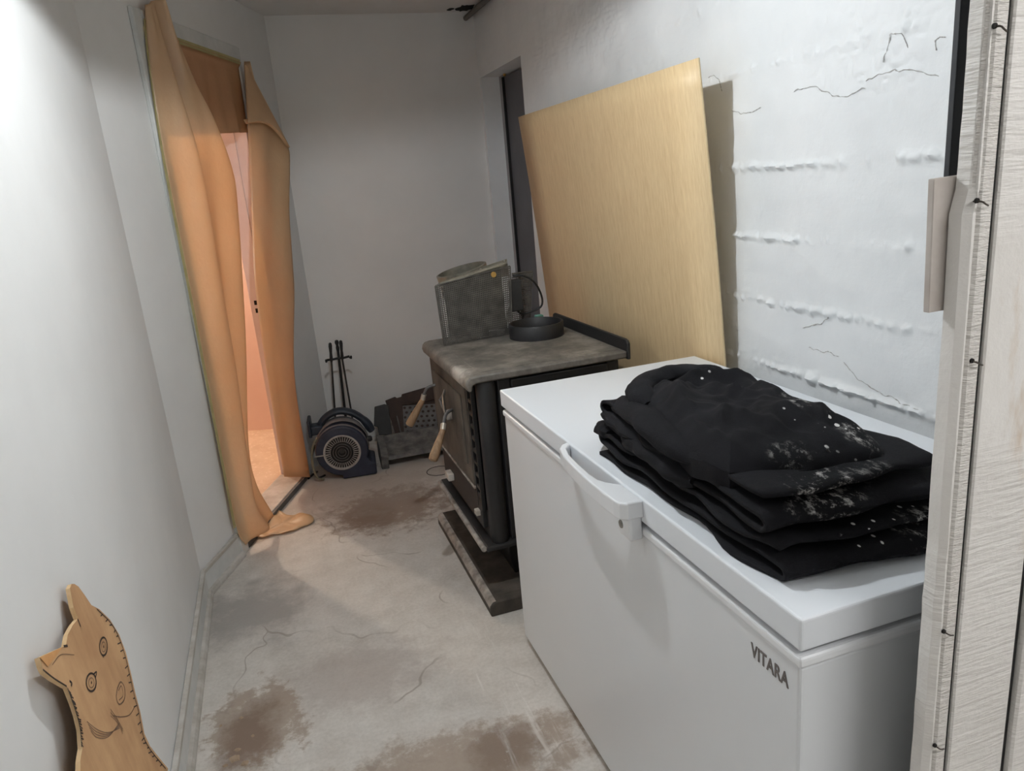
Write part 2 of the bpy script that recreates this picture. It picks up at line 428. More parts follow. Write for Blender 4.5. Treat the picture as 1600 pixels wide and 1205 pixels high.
def interp(pts, n):
    """resample polyline of tuples at n points, by index parameter, smooth"""
    P = np.array(pts, float); m_ = len(P); d = np.r_[0, np.cumsum(np.linalg.norm(np.diff(P, axis=0), axis=1))]
    t = np.linspace(0, d[-1], n); return np.stack([np.interp(t, d, P[:, k]) for k in range(P.shape[1])], 1)
def catmull(pts, n):
    P = [np.array(p, float) for p in pts]; P = [2*P[0]-P[1]] + P + [2*P[-1]-P[-2]]; out = []
    segs = len(P)-3
    for i in range(n):
        t = i/(n-1)*segs; k = min(int(t), segs-1); t -= k
        a, b, c, d = P[k:k+4]
        out.append(tuple(0.5*((2*b)+(-a+c)*t+(2*a-5*b+4*c-d)*t*t+(-a+3*b-3*c+d)*t**3)))
    return out
def nz(p, s): return noise.noise(V3(p)*s)

# ------------------------------------------------------------------ room dimensions
XL = -0.43; YC = 2.80                    # left wall and the corner where it turns
XR = 1.31                                # concrete wall on the right
YF = 4.29                                # far wall
ZC = 2.35                                # ceiling
XF0 = 0.195                              # left end of far wall
LC = V3((XL, YC, 0)); RC = V3((XF0, YF, 0)); WL = (RC-LC).length
U = (RC-LC).normalized(); N = V3((U.y, -U.x, 0)); Z = V3((0, 0, 1))
def wp(s_, z, off=0.0): return LC + U*s_ + N*off + Z*z          # point on the diagonal door wall
def wpx(x, y, off=0.0): return at_plane(x, y, LC+N*off, N)
S0, S1, ZD = 0.37, 1.165, 2.07            # doorway in the diagonal wall

# floor, ceiling
fl = MB().box((-0.7, -3.0, -0.10), (2.4, 5.0, 0.0)).build('floor', 'concrete_floor'); struct(fl, 'stained bare grey concrete floor')
ce = MB().box((-0.7, -3.0, ZC), (2.4, 4.5, ZC+0.10)).build('ceiling', 'ceiling_paint'); struct(ce, 'plain dull white ceiling')
wl = MB().box((XL-0.10, -3.0, 0), (XL, YC, ZC)).build('wall_left', 'plaster'); struct(wl, 'smooth scuffed white wall on the left')
mb = MB()
def wbox(s0, s1, z0, z1, d0=0.0, d1=-0.12):
    m4 = Matrix((U, N, Z)).transposed().to_4x4(); m4.translation = LC
    return ((s0, min(d0, d1), z0), (s1, max(d0, d1), z1), m4)
mb.box(*wbox(-0.03, S0, 0, ZC)); mb.box(*wbox(S1, WL+0.03, 0, ZC)); mb.box(*wbox(S0, S1, ZD, ZC))
wd = mb.build('wall_diagonal', 'plaster'); struct(wd, 'white diagonal wall with the papered doorway')
wf = MB().box((XF0-0.03, YF, 0), (XR+0.35, YF+0.10, ZC)).build('wall_far', 'plaster_far'); struct(wf, 'plain white wall at the far end')
MB().box((-0.7, -3.1, 0), (2.4, -3.0, ZC)).build('wall_back', 'plaster')['kind'] = 'structure'
MB().box((2.3, -3.0, 0), (2.4, 0.64, ZC)).build('wall_near', 'plaster')['kind'] = 'structure'

# right wall: board-formed concrete, real relief (form-board ridges, bulges, rough patches)
DY0, DY1, DZ = 3.585, 4.255, 2.005       # doorway in the right wall
def value_noise(a, b, seed):
    rs = np.random.RandomState(seed); g = rs.rand(64, 64)
    i = np.floor(a).astype(int); j = np.floor(b).astype(int); fa = a-i; fb = b-j
    fa = fa*fa*(3-2*fa); fb = fb*fb*(3-2*fb)
    q = lambda x, y: g[x % 64, y % 64]
    return (q(i, j)*(1-fa)+q(i+1, j)*fa)*(1-fb)+(q(i, j+1)*(1-fa)+q(i+1, j+1)*fa)*fb - 0.5
ys = np.unique(np.r_[np.linspace(0.55, 0.9, 12), np.linspace(0.9, 2.3, 330), np.linspace(2.3, 3.0, 90), np.linspace(3.0, DY0, 40), np.linspace(DY0, DY1, 12), np.linspace(DY1, YF, 4)])
zs = np.unique(np.r_[np.linspace(0, 0.7, 40), np.linspace(0.7, DZ, 300), np.linspace(DZ, ZC, 50)])
YY, ZZ = np.meshgrid(ys, zs)
disp = 0.010*value_noise(YY*2.2, ZZ*2.2, 1) + 0.006*value_noise(YY*6, ZZ*7, 2) + 0.0040*value_noise(YY*18, ZZ*24, 3)
for k, zk in enumerate((0.50, 0.685, 0.865, 1.045, 1.225, 1.412, 1.66, 1.86, 2.06)):
    zl = zk + 0.010*value_noise(YY*1.4, ZZ*0+k, 4) + 0.006*value_noise(YY*38+k*3.1, ZZ*0+k, 11) + 0.012*(1.2-YY)*(0.15 if k < 6 else 0)
    d = ZZ-zl; amp = 0.55+1.6*value_noise(YY*4+k*7.3, ZZ*0+k, 5) + 1.3*value_noise(YY*24, ZZ*0+k, 6) + 1.5*value_noise(YY*80, ZZ*30+k, 12)
    fade = np.clip((2.6-YY)/0.8, 0.15, 1.0) * (0.5 if k > 5 else 1.0)
    wid = 0.006+0.006*np.clip(0.5+value_noise(YY*9+k, ZZ*0+k, 13), 0, 1)
    disp += fade*0.0105*np.clip(amp, 0.0, 1.8)*np.exp(-(d/wid)**2) + fade*0.0020*(1/(1+np.exp(-d/0.004))-0.5)*(1 if k % 2 else -1)
    near_ridge = np.exp(-(d/0.030)**2); disp += fade*0.006*near_ridge*np.clip(value_noise(YY*50+k, ZZ*60, 14), 0, 1)*np.clip(value_noise(YY*6, ZZ*0+k, 15)*3+0.5, 0, 1)
rough = np.clip(value_noise(YY*3, ZZ*3, 8)*4-0.5, 0, 1)
disp += 0.005*rough*np.abs(value_noise(YY*45, ZZ*55, 9))*2
edge = np.clip((DY0-YY)/0.35, 0, 1)
disp *= np.where(YY > DY0-0.35, edge, 1)
nR, nC = YY.shape
verts = [V3((XR-float(disp[i, j]), float(ys[j]), float(zs[i]))) for i in range(nR) for j in range(nC)]
faces = []
for i in range(nR-1):
    for j in range(nC-1):
        if ys[j] >= DY0-1e-4 and ys[j+1] <= DY1+1e-4 and zs[i+1] <= DZ+1e-4: continue
        faces.append((i*nC+j, (i+1)*nC+j, (i+1)*nC+j+1, i*nC+j+1))
mb = MB(); mb.v = verts; mb.f = faces
RV = 0.16                                 # reveal depth of the doorway
mb.add([(XR, DY0, 0), (XR+RV, DY0, 0), (XR+RV, DY0, DZ), (XR, DY0, DZ)], [(3, 2, 1, 0)])
mb.add([(XR, DY1, 0), (XR+RV, DY1, 0), (XR+RV, DY1, DZ), (XR, DY1, DZ)], [(0, 1, 2, 3)])
mb.add([(XR, DY0, DZ), (XR+RV, DY0, DZ), (XR+RV, DY1, DZ), (XR, DY1, DZ)], [(0, 1, 2, 3)])
mb.box((XR+0.04, 0.55, 0), (XR+RV, DY0-0.02, ZC)); mb.box((XR+0.04, DY0-0.02, DZ+0.02), (XR+RV, YF, ZC)); mb.box((XR+0.04, DY1+0.01, 0), (XR+RV, YF, DZ+0.02))
wr = mb.build('wall_right', 'concrete_white', smooth=True, fix=False); struct(wr, 'white painted board-formed concrete wall with ridged courses')
# flaked cracks in the paint of the concrete wall
def crackline(pxs, wdt):
    P = interp(pxs, 40); pts = []
    for i, (x, y) in enumerate(P):
        p = at_x(x, y, XR); p = p + V3((0, 0, 0.006*nz((p.y*60, 0, p.z*10), 1.0)))
        jy = int(np.clip(np.searchsorted(ys, p.y), 0, nC-1)); iz = int(np.clip(np.searchsorted(zs, p.z), 0, nR-1))
        p.x = XR-float(disp[iz, jy])-0.0015; pts.append(p)
    MB().tube(pts, [wdt*(0.25+0.75*abs(nz((i*0.9, wdt*999, 1), 1.0))*1.6) for i in range(len(pts))], 5).build('crack', 'crack', wr)
crackline([(1243, 142), (1275, 134), (1292, 145), (1315, 152), (1355, 138)], 0.0016)
crackline([(1355, 126), (1378, 116), (1402, 111), (1432, 108), (1470, 118)], 0.0018)
crackline([(1384, 96), (1390, 70), (1394, 50), (1412, 52), (1422, 74)], 0.0018)
crackline([(1466, 80), (1464, 65), (1472, 58), (1481, 60)], 0.0016)
crackline([(1108, 122), (1116, 117), (1126, 124), (1130, 142)], 0.0014)
crackline([(1145, 172), (1165, 178), (1190, 168)], 0.0014)
crackline([(1255, 512), (1282, 506), (1300, 496)], 0.0018)
crackline([(1264, 544), (1300, 552), (1312, 556)], 0.0014)
crackline([(1320, 566), (1340, 590), (1372, 612), (1440, 640)], 0.0016)

# grey door standing in the recess of the right wall
d2 = MB().box((XR+RV-0.045, DY0+0.002, 0.005), (XR+RV-0.005, DY1-0.062, DZ-0.012)).build('door_1', 'door_grey', loc=(XR+RV, 3.9, 0)); struct(d2, 'dark grey door set back in the concrete wall')
MB().box((XR+RV-0.055, DY1-0.060, 0), (XR+RV, DY1, DZ)).build('door_frame', 'frame_grey', d2, bevel=0.003)
MB().box((XR+RV-0.060, DY1-0.068, 0), (XR+RV-0.045, DY1-0.060, DZ-0.012)).build('door_seal', 'cord_black', d2)
MB().lathe([(0.0, 0), (0.008, 0.002), (0.009, 0.008), (0.006, 0.014), (0, 0.016)], at_x(787, 117, XR+RV-0.06)+V3((0.012, 0, 0)), (-1, 0, 0), 12).build('light_spot_stud', 'brass', d2, smooth=True)  # brass stud added to stand for a bright spot of light on the door

# baseboards
def base_run(name, p0, p1, nrm, hgt, label, mat='trim_white'):
    d = (p1-p0).normalized(); m4 = Matrix((d, nrm, Z)).transposed().to_4x4(); m4.translation = p0; L = (p1-p0).length
    o = MB().box((0, 0, 0), (L, 0.014, hgt), m4).build(name, mat, loc=p0, bevel=0.003); struct(o, label)
    prof = [(0.014, 0.0), (0.030, 0.0), (0.030, 0.010), (0.024, 0.020), (0.014, 0.024)]
    mb = MB(); mb.prism([p0 + nrm*a + Z*b for a, b in prof], d*L); mb.build('shoe_moulding', 'dirty_trim', o)
    MB().box((0, 0.002, hgt-0.012), (L, 0.017, hgt+0.003), m4).build('cap_moulding', 'dirty_trim', o, bevel=0.002)
    return o
base_run('baseboard_left', V3((XL, -2.9, 0)), V3((XL, YC+0.008, 0)), V3((1, 0, 0)), 0.105, 'white painted baseboard along the left wall')
base_run('baseboard_diagonal', wp(0.0, 0), wp(S0-0.065, 0), N, 0.105, 'short white baseboard beside the papered doorway')
base_run('baseboard_far', V3((XF0+0.02, YF, 0)), V3((XR, YF, 0)), V3((0, -1, 0)), 0.085, 'white baseboard along the far wall')

# casing of the papered doorway
t1 = MB().box(*wbox(S0-0.065, S0-0.004, 0, ZD+0.062, 0.018, 0)).build('trim_1', 'trim_white', loc=wp(S0-0.035, 0), bevel=0.004); struct(t1, 'white casing on the near side of the papered doorway')
t2 = MB().box(*wbox(S0-0.004, S1+0.004, ZD+0.002, ZD+0.062, 0.018, 0)).build('trim_2', 'trim_white', loc=wp(0.8, ZD), bevel=0.004); struct(t2, 'white head casing above the papered doorway')
t3 = MB().box(*wbox(S1+0.004, S1+0.034, 0, ZD+0.062, 0.012, 0)).build('trim_3', 'trim_white', loc=wp(S1+0.035, 0), bevel=0.004); struct(t3, 'white casing on the far side of the papered doorway')
j = MB().box(*wbox(S1-0.018, S1, 0.03, ZD, -0.001, -0.135)).build('trim_4', 'jamb_paint', loc=wp(S1, 0), bevel=0.002); struct(j, 'pinkish white door jamb with a strike plate inside the doorway')
for zz in (0.905, 0.945): MB().box(*wbox(S1-0.0205, S1-0.0175, zz, zz+0.022, -0.096, -0.112)).build('strike_hole', 'dark_void', j)
MB().box(*wbox(S1-0.024, S1-0.018, 0.03, ZD, -0.062, -0.090)).build('door_stop', 'jamb_paint', j)
th = MB().box(*wbox(S0, S1-0.018, 0.0, 0.030, 0.0, -0.14)).build('trim_5', 'dirty_trim', loc=wp(0.8, 0), bevel=0.004); struct(th, 'worn threshold under the papered doorway')
MB().box(*wbox(S0, S1, 0.0, 0.026, 0.012, 0.0)).build('edge_strip', 'steel_grey', th)

# the warm-lit room beyond
D0, D1, SA, SB = -0.12, -2.5, -0.35, 1.95
fi = MB().box(*wbox(SA, SB, 0.004, 0.028, D0, D1)).build('floor_inner', 'inner_floor'); struct(fi, 'tan chipped floor of the warm-lit room beyond the doorway')
MB().box(*wbox(SA, SB, ZC, ZC+0.1, D0, D1)).build('ceiling_inner', 'ceiling_paint')['kind'] = 'structure'
o = MB().box(*wbox(SA-0.1, SB+0.1, 0, ZC, D1, D1-0.1)).build('wall_inner_far', 'pink_wall'); struct(o, 'pink wall seen through the papered doorway')
MB().box(*wbox(SA-0.1, SA, 0, ZC, D0, D1)).build('wall_inner_left', 'pink_wall')['kind'] = 'structure'
MB().box(*wbox(SB, SB+0.1, 0, ZC, D0, D1)).build('wall_inner_right', 'pink_wall')['kind'] = 'structure'
MB().box(*wbox(SA, SB, 0.028, 0.12, D1+0.015, D1)).build('baseboard_inner', 'trim_white')['kind'] = 'structure'
MB().box(*wbox(SA, -0.03, 0, ZC, D0+0.0, D0-0.05)).build('wall_inner_near', 'pink_wall')['kind'] = 'structure'
MB().box(*wbox(WL+0.03, SB, 0, ZC, D0, D0-0.05)).build('wall_inner_end', 'pink_wall')['kind'] = 'structure'

# ------------------------------------------------------------------ lamps
def lamp(name, pos, bulb, label, shade_r=0.27, tilt=(-0.07, 0.0)):
    t = thing(name, (pos.x, pos.y, ZC-0.001), label, 'lamp')
    ax = V3((tilt[0], tilt[1], 1)).normalized()
    MB().lathe([(0.0, 0), (0.05, 0), (0.048, -0.012), (0.030, -0.028), (0.0, -0.030)], (pos.x, pos.y, ZC-0.0005), n=24).build('ceiling_rose', 'lamp_enamel', t, smooth=True)
    MB().tube([V3((pos.x, pos.y, ZC-0.028)), pos+V3((0, 0, 0.09))], 0.005, 8).build('flex', 'cord_black', t, smooth=True)
    MB().lathe([(0.0, 0.018), (0.013, 0.018), (0.018, 0.03), (0.020, 0.085), (0.008, 0.095), (0, 0.095)], pos, ax, 20).build('socket', 'lamp_enamel', t, smooth=True)
    d = 0.145*shade_r
    MB().lathe([(0.020, 0.048), (0.08, 0.040), (shade_r, -d), (shade_r+0.003, -d-0.004), (shade_r+0.002, -d+0.002), (0.08, 0.046), (0.020, 0.054)], pos, ax, 48, close=True).build('shade', 'lamp_enamel', t, smooth=True)
    MB().lathe([(0.0, -0.020), (0.008, -0.0183), (0.0145, -0.0138), (0.0188, -0.007), (0.020, 0.0), (0.0180, 0.0085), (0.013, 0.016), (0.0, 0.018)], pos, ax, 18).build('bulb', bulb, t, smooth=True)
    return t
lamp('pendant_lamp', MAIN_POS, 'bulb_main', 'hanging bulb with shallow enamel shade over the freezer front')
t = thing('strip_light', (NEAR_POS.x, NEAR_POS.y, ZC-0.001), 'white ceiling strip light with a single tube behind the photographer', 'lamp')
nx0, nx1, ny, nzz = NEAR_POS.x-0.60, NEAR_POS.x+0.60, NEAR_POS.y, NEAR_POS.z
MB().box((nx0-0.03, ny-0.05, nzz+0.030), (nx1+0.03, ny+0.05, ZC-0.0005)).build('housing', 'lamp_enamel', t, bevel=0.004)
for sg in (-1, 1):
    MB().prism([V3((nx0-0.03, ny+sg*0.045, nzz+0.034)), V3((nx0-0.03, ny+sg*0.049, nzz+0.034)), V3((nx0-0.03, ny+sg*0.094, nzz-0.034)), V3((nx0-0.03, ny+sg*0.090, nzz-0.034))], (1.26, 0, 0)).build('reflector', 'lamp_enamel', t)
MB().tube([(nx0, ny, nzz), (nx1, ny, nzz)], 0.015, 12).build('tube', 'bulb_near', t, smooth=True)
for q in (nx0-0.02, nx1+0.005): MB().box((q, ny-0.012, nzz-0.018), (q+0.015, ny+0.012, nzz+0.034)).build('tube_holder', 'handle_plastic', t, bevel=0.002)
sp = wp(1.72, 1.95, -0.80)
t = thing('ceiling_lamp', (sp.x, sp.y, ZC-0.001), 'bare warm bulb on the ceiling of the room beyond the doorway', 'lamp')
MB().lathe([(0.0, 0), (0.05, 0), (0.045, -0.02), (0.022, -0.05), (0.018, -0.36), (0.0, -0.36)], (sp.x, sp.y, ZC-0.0005), n=20).build('socket', 'lamp_enamel', t, smooth=True)
MB().lathe([(0.0, -0.034), (0.02, -0.028), (0.033, -0.005), (0.034, 0.004), (0.026, 0.026), (0.014, 0.045), (0, 0.045)], sp, n=20).build('bulb', 'bulb_side', t, smooth=True)

# ------------------------------------------------------------------ chest freezer
FX0, FX1, FY0, FY1, FZ = 0.582, 1.236, 0.693, 1.988, 0.85
fz = thing('chest_freezer', ((FX0+FX1)/2, (FY0+FY1)/2, 0), 'large white chest freezer with a pile of black clothes on its lid', 'freezer')
b_ = MB().box((FX0+0.006, FY0+0.006, 0.028), (FX1-0.004, FY1-0.006, 0.772)).build('body', 'freezer_white', fz, bevel=0.006, seg=3)
MB().box((FX0+0.002, FY0+0.002, 0.770), (FX1-0.002, FY1-0.002, 0.789)).build('top_rail', 'handle_plastic', fz, bevel=0.006, seg=3)
MB().box((FX0+0.016, FY0+0.016, 0.787), (FX1-0.016, FY1-0.016, 0.801)).build('gasket', 'gasket_grey', fz)
ld = MB().box((FX0, FY0, 0.800), (FX1, FY1, FZ)).build('lid', 'lid_white', fz, bevel=0.0045, seg=3)
MB().box((FX0+0.03, FY0+0.03, 0.0), (FX1-0.03, FY1-0.03, 0.03)).build('plinth', 'dark_plinth', fz)
# handle: a loop in plan with a hand hole, block and lock on the near end
outer = [(0.5835, 1.482), (0.566, 1.474), (0.553, 1.455), (0.543, 1.41), (0.537, 1.34), (0.534, 1.27), (0.534, 1.20), (0.536, 1.15), (0.540, 1.132), (0.552, 1.122), (0.5835, 1.120)]
inner = [(0.5835, 1.462), (0.576, 1.457), (0.566, 1.445), (0.557, 1.41), (0.552, 1.35), (0.550, 1.29), (0.552, 1.255), (0.560, 1.235), (0.570, 1.222), (0.578, 1.214), (0.5835, 1.205)]
hz0, hz1 = 0.812, 0.8475
vs_ = []; fs_ = []
for i in range(len(outer)):
    for (x, y), z in ((outer[i], hz0), (outer[i], hz1), (inner[i], hz1), (inner[i], hz0)): vs_.append((x, y, z))
for i in range(len(outer)-1):
    for k in range(4): fs_.append((i*4+k, i*4+(k+1) % 4, (i+1)*4+(k+1) % 4, (i+1)*4+k))
fs_ += [(0, 1, 2, 3), tuple(len(vs_)-4+k for k in (3, 2, 1, 0))]
hd = MB().add(vs_, fs_).build('handle', 'handle_plastic', fz, bevel=0.0045, seg=3)
MB().box((0.556, 1.128, 0.764), (0.5835, 1.178, 0.815)).build('lock_housing', 'handle_plastic', hd, bevel=0.005, seg=3)
MB().lathe([(0.0, 0.003), (0.0035, 0.003), (0.004, 0.001), (0.008, 0.0015), (0.0085, 0)], (0.556, 1.163, 0.788), (-1, 0, 0), 18).build('lock', 'chrome', hd, smooth=True)
# lettering
fc = bpy.data.curves.new('lettering', 'FONT'); fc.body = 'VITARA'; fc.size = 0.026; fc.extrude = 0.0006; fc.align_x = 'LEFT'; fc.space_character = 1.05; fc.offset = 0.0004
tmp = bpy.data.objects.new('tmp_text', fc); COL.objects.link(tmp)
bpy.context.view_layer.update()
tme = bpy.data.meshes.new_from_object(tmp.evaluated_get(bpy.context.evaluated_depsgraph_get()))
bpy.data.objects.remove(tmp)
xs_ = [q.co.x for q in tme.vertices]; yy_ = [q.co.y for q in tme.vertices]
wS = 0.084/(max(xs_)-min(xs_)); hS = 0.023/(max(yy_)-min(yy_))
for q in tme.vertices:
    a, b, c = (q.co.x-min(xs_))*wS, (q.co.y-min(yy_))*hS, q.co.z
    q.co = V3((FX0+0.0055-c, 0.806-a, 0.722+b)) - ROOT_LOC[fz.name]
tme.flip_normals() if hasattr(tme, 'flip_normals') else None
lo = bpy.data.objects.new('brand_lettering', tme); COL.objects.link(lo); lo.parent = fz; tme.materials.clear(); tme.materials.append(M['logo_grey'])
lo['label'] = 'grey VITARA lettering'

# ------------------------------------------------------------------ pile of folded black clothes
def clothes_layer(name, x0, x1, y0, y1, z0, pitch, layers, mat, label, seed, skew=0.0, amp=0.010, shape=None, loops=True):
    path = []; r = pitch/2
    for k in range(layers):
        rng_ = np.linspace(0, 1, 26); z = k*pitch
        yy = (1-rng_) if k % 2 == 0 else rng_
        for q in yy: path.append((q, z, 0.0))
        if k < layers-1:
            e = yy[-1]
            for a in np.linspace(-math.pi/2, math.pi/2, 8)[1:-1]:
                path.append((e, z+r+r*math.sin(a), (1 if e > 0.5 else -1)*r*1.5*math.cos(a)))
    rows = []; nx = 44
    for i in range(nx):
        a = i/(nx-1); row = []
        for (q, z, bul) in path:
            ya = y0 + skew*a; yb = y1
            x = x0+(x1-x0)*a; y = ya+(yb-ya)*q + bul
            n1 = nz((x*9+seed, y*9, seed), 1.0); n2 = nz((x*9, y*9+seed, seed+5), 1.0); n3 = nz((x*22+seed, y*22, z*30+seed), 1.0)
            kk = round(z/pitch) if loops else 0
            e1 = nz((a*4+seed*3, kk*2.7, 0.3), 1.0); e2 = nz((q*4+seed, kk*3.1, 7.3), 1.0)
            y += (0.016*e1)*(1-2*q)                     # each layer ends a little elsewhere
            x += (0.020*e2)*(1-2*a)
            zz = z0 + 0.006 + z + (0.35+0.65*z/max(pitch*(layers-1), 1e-4))*(amp*n1 + 0.4*amp*n3)
            if shape: zz += shape(x, y, q, a)*(z/max(pitch*(layers-1), 1e-4))
            x += 0.010*n2; y += 0.006*n1
            zz = max(zz, z0+0.005)
            row.append(V3((x, y, zz)))
        rows.append(row)
    o = MB().grid(rows).build(name, mat, loc=((x0+x1)/2, (y0+y1)/2, z0), smooth=True, thick=0.0075, fix=False)
    return tag(o, label, 'clothing', 'folded black work clothes on the freezer')
c1 = clothes_layer('folded_trousers', 0.612, 0.935, 0.790, 1.36, FZ, 0.0225, 3, 'fabric_bottom', 'paint-spotted folded black trousers at the bottom of the clothes pile', 1.3, skew=-0.035)
c2 = clothes_layer('folded_trousers', 0.622, 0.925, 0.822, 1.36, FZ+0.064, 0.024, 3, 'fabric_mid', 'folded black trousers with a pale paint smear in the middle of the clothes pile', 4.1, skew=-0.03)

# rumpled top garment: closed shell with drooping rim and hand-placed folds
TC = V3((0.765, 1.09, FZ+0.122))
outl = [(0.620, 0.905), (0.70, 0.872), (0.78, 0.848), (0.845, 0.838), (0.876, 0.87), (0.886, 0.95), (0.896, 1.06), (0.912, 1.18), (0.925, 1.27), (0.90, 1.33), (0.82, 1.345), (0.73, 1.33), (0.665, 1.29), (0.640, 1.20), (0.62, 1.08), (0.608, 0.98)]
OUT = catmull(outl+[outl[0]], 145)[:-1]
def seg_d(p, a, b):
    p = np.array(p); a = np.array(a); b = np.array(b); t_ = np.clip(np.dot(p-a, b-a)/np.dot(b-a, b-a), 0, 1); return np.linalg.norm(p-a-(b-a)*t_), t_
FOLDS = [((0.63, 0.99), (0.74, 1.33), 0.020, 0.016), ((0.66, 1.14), (0.82, 1.30), 0.014, 0.013), ((0.62, 0.95), (0.74, 1.08), 0.012, 0.012), ((0.72, 0.87), (0.77, 1.04), 0.008, 0.012),
         ((0.855, 0.86), (0.86, 1.22), 0.012, 0.015), ((0.68, 1.30), (0.88, 1.22), 0.020, 0.014), ((0.64, 1.20), (0.70, 1.31), 0.018, 0.011), ((0.78, 0.88), (0.87, 1.00), 0.009, 0.010),
         ((0.70, 1.00), (0.86, 1.10), 0.006, 0.010), ((0.74, 1.12), (0.90, 1.16), 0.008, 0.012), ((0.66, 0.92), (0.66, 1.10), -0.012, 0.012), ((0.78, 1.20), (0.72, 1.32), -0.014, 0.012), ((0.82, 0.90), (0.81, 1.02), -0.007, 0.010)]
def top_h(x, y, r):
    z = 0.048*max(0.0, 1-r**3.2)**0.6
    for a, b, hh, ww in FOLDS:
        d, t_ = seg_d((x, y), a, b); z += hh*math.exp(-(d/ww)**2)*math.sin(math.pi*(0.08+0.84*t_))*(1-r**5)
    z += 0.011*(0.6-abs(nz((x*15+y*5, (y*0.7-x)*8, 5.5), 1.0))*2.2)*(1-r**4) + 0.006*(0.5-abs(nz((x*6-y*9, (x+y)*17, 1.5), 1.0))*2)*(1-r**4)
    z += 0.008*nz((x*12, y*12, 3.3), 1.0)*(1-r**4) + 0.005*nz((x*30, y*30, 8.8), 1.0)
    return z
rows = []
cx, cy = TC.x, TC.y
for k in range(0, 41):
    r = k/40; row = []
    for (x, y) in OUT:
        px_, py_ = cx+(x-cx)*r, cy+(y-cy)*r
        row.append(V3((px_, py_, TC.z + top_h(px_, py_, r))))
    row.append(row[0].copy()); rows.append(row)
for k, (dr, dz) in enumerate(((1.012, -0.010), (1.012, -0.024), (0.995, -0.034), (0.95, -0.036), (0.80, -0.034), (0.4, -0.034))):
    row = []
    for i, (x, y) in enumerate(OUT):
        wv = 0.018*nz((x*16, y*16, 1.7), 1.0)*(1 if k < 4 else 0.3)
        q = V3((cx+(x-cx)*(dr+0.02*nz((i*0.31, k*0.7, 2), 1.0)), cy+(y-cy)*(dr+0.02*nz((i*0.31, k*0.7, 9), 1.0)), TC.z + dz + wv*0.6 + (0.010 if k < 2 else 0)))
        row.append(q)
    row.append(row[0].copy()); rows.append(row)
jk = thing('folded_jacket', (TC.x, TC.y, TC.z-0.03), 'rumpled black work jacket splashed with white paint on top of the clothes pile', 'clothing', 'folded black work clothes on the freezer')
MB().grid(rows).build('jacket_body', 'fabric_top', jk, smooth=True, fix=True)
def cloth_roll(name, pts, rad, flat, seed, mat='fabric_top', par=jk):
    P = catmull(pts, 30); n = 18; vs = []; fs = []
    ref = V3((0, 0, 1))
    for i, p in enumerate(P):
        p = V3(p); d = (V3(P[min(i+1, 29)])-V3(P[max(i-1, 0)])).normalized(); a = (ref-d*ref.dot(d)).normalized(); b = d.cross(a)
        e = min(1.0, 0.55+min(i, 29-i)/7)
        for k in range(n):
            q = 2*math.pi*k/n; rr = rad*e*(1+0.30*nz((i*0.22+seed, math.cos(q)*1.1, math.sin(q)*1.1), 1.0))
            vs.append(p + a*(rr*flat*math.sin(q)) + b*(rr*math.cos(q)))
    for i in range(29):
        for k in range(n): fs.append((i*n+k, i*n+(k+1) % n, (i+1)*n+(k+1) % n, (i+1)*n+k))
    fs += [tuple(range(n-1, -1, -1)), tuple(29*n+k for k in range(n))]
    MB().add(vs, fs).build(name, mat, par, smooth=True)
zt = TC.z
cloth_roll('hood', [(0.660, 1.22, zt+0.016), (0.68, 1.30, zt+0.026), (0.75, 1.335, zt+0.030), (0.83, 1.325, zt+0.028), (0.88, 1.27, zt+0.02)], 0.031, 0.75, 2.0)
cloth_roll('sleeve', [(0.628, 0.99, zt-0.010), (0.625, 1.10, zt+0.000), (0.638, 1.20, zt+0.006), (0.655, 1.30, zt-0.004), (0.680, 1.385, zt-0.030)], 0.034, 0.60, 6.0)
cloth_roll('sleeve', [(0.635, 1.18, zt-0.038), (0.640, 1.28, zt-0.034), (0.655, 1.37, zt-0.042), (0.70, 1.43, zt-0.055)], 0.031, 0.55, 11.0)
cloth_roll('cuff', [(0.632, 1.34, zt-0.070), (0.645, 1.40, zt-0.075), (0.69, 1.44, zt-0.088)], 0.024, 0.60, 15.0)
cloth_roll('hem', [(0.62, 1.00, zt-0.050), (0.616, 1.09, zt-0.048), (0.622, 1.19, zt-0.052), (0.635, 1.28, zt-0.060)], 0.022, 0.85, 21.0)
cloth_roll('hem', [(0.80, 0.848, zt-0.010), (0.845, 0.842, zt-0.010), (0.885, 0.865, zt-0.014)], 0.018, 0.6, 27.0)
MB().tube(catmull([(0.770, 0.868, zt+0.022), (0.778, 0.858, zt+0.002), (0.765, 0.850, zt-0.016), (0.735, 0.862, zt-0.022)], 16), 0.0022, 6).build('drawstring', 'motor_dark', jk, smooth=True)

# ------------------------------------------------------------------ wood-grain panel behind freezer and stove
PT = 0.006
def pan_x(z): return 1.178 + 0.112*(1-(z/1.705)**1.6)
rows_f = []; rows_b = []
PY0, PY1, PZ = 1.850, 3.315, 1.706
nz_ = 24
for side in (0, 1):
    rr = rows_f if side == 0 else rows_b
    for i in range(nz_+1):
        z = PZ*i/nz_; rr.append([V3((pan_x(z)+side*PT, PY0+(PY1-PY0)*k/8, z)) for k in range(9)])
mb = MB().grid(rows_f); pn = mb.build('wood_grain_board', 'panel_wood', loc=(1.28, 2.58, 0), smooth=True)
md = pn.modifiers.new('solid', 'SOLIDIFY'); md.thickness = PT; md.offset = 1
pn.data.materials.append(M['panel_edge']); md.material_offset_rim = 1
tag(pn, 'tall light wood-grain board propped against the concrete wall behind the stove', 'board')

# ------------------------------------------------------------------ wood stove
SX0, SX1, SY0, SY1, SZ = 0.545, 1.125, 2.235, 2.925, 0.835
st = thing('wood_stove', ((SX0+SX1)/2, (SY0+SY1)/2, 0), 'black cast iron wood stove with two wooden door handles', 'stove')
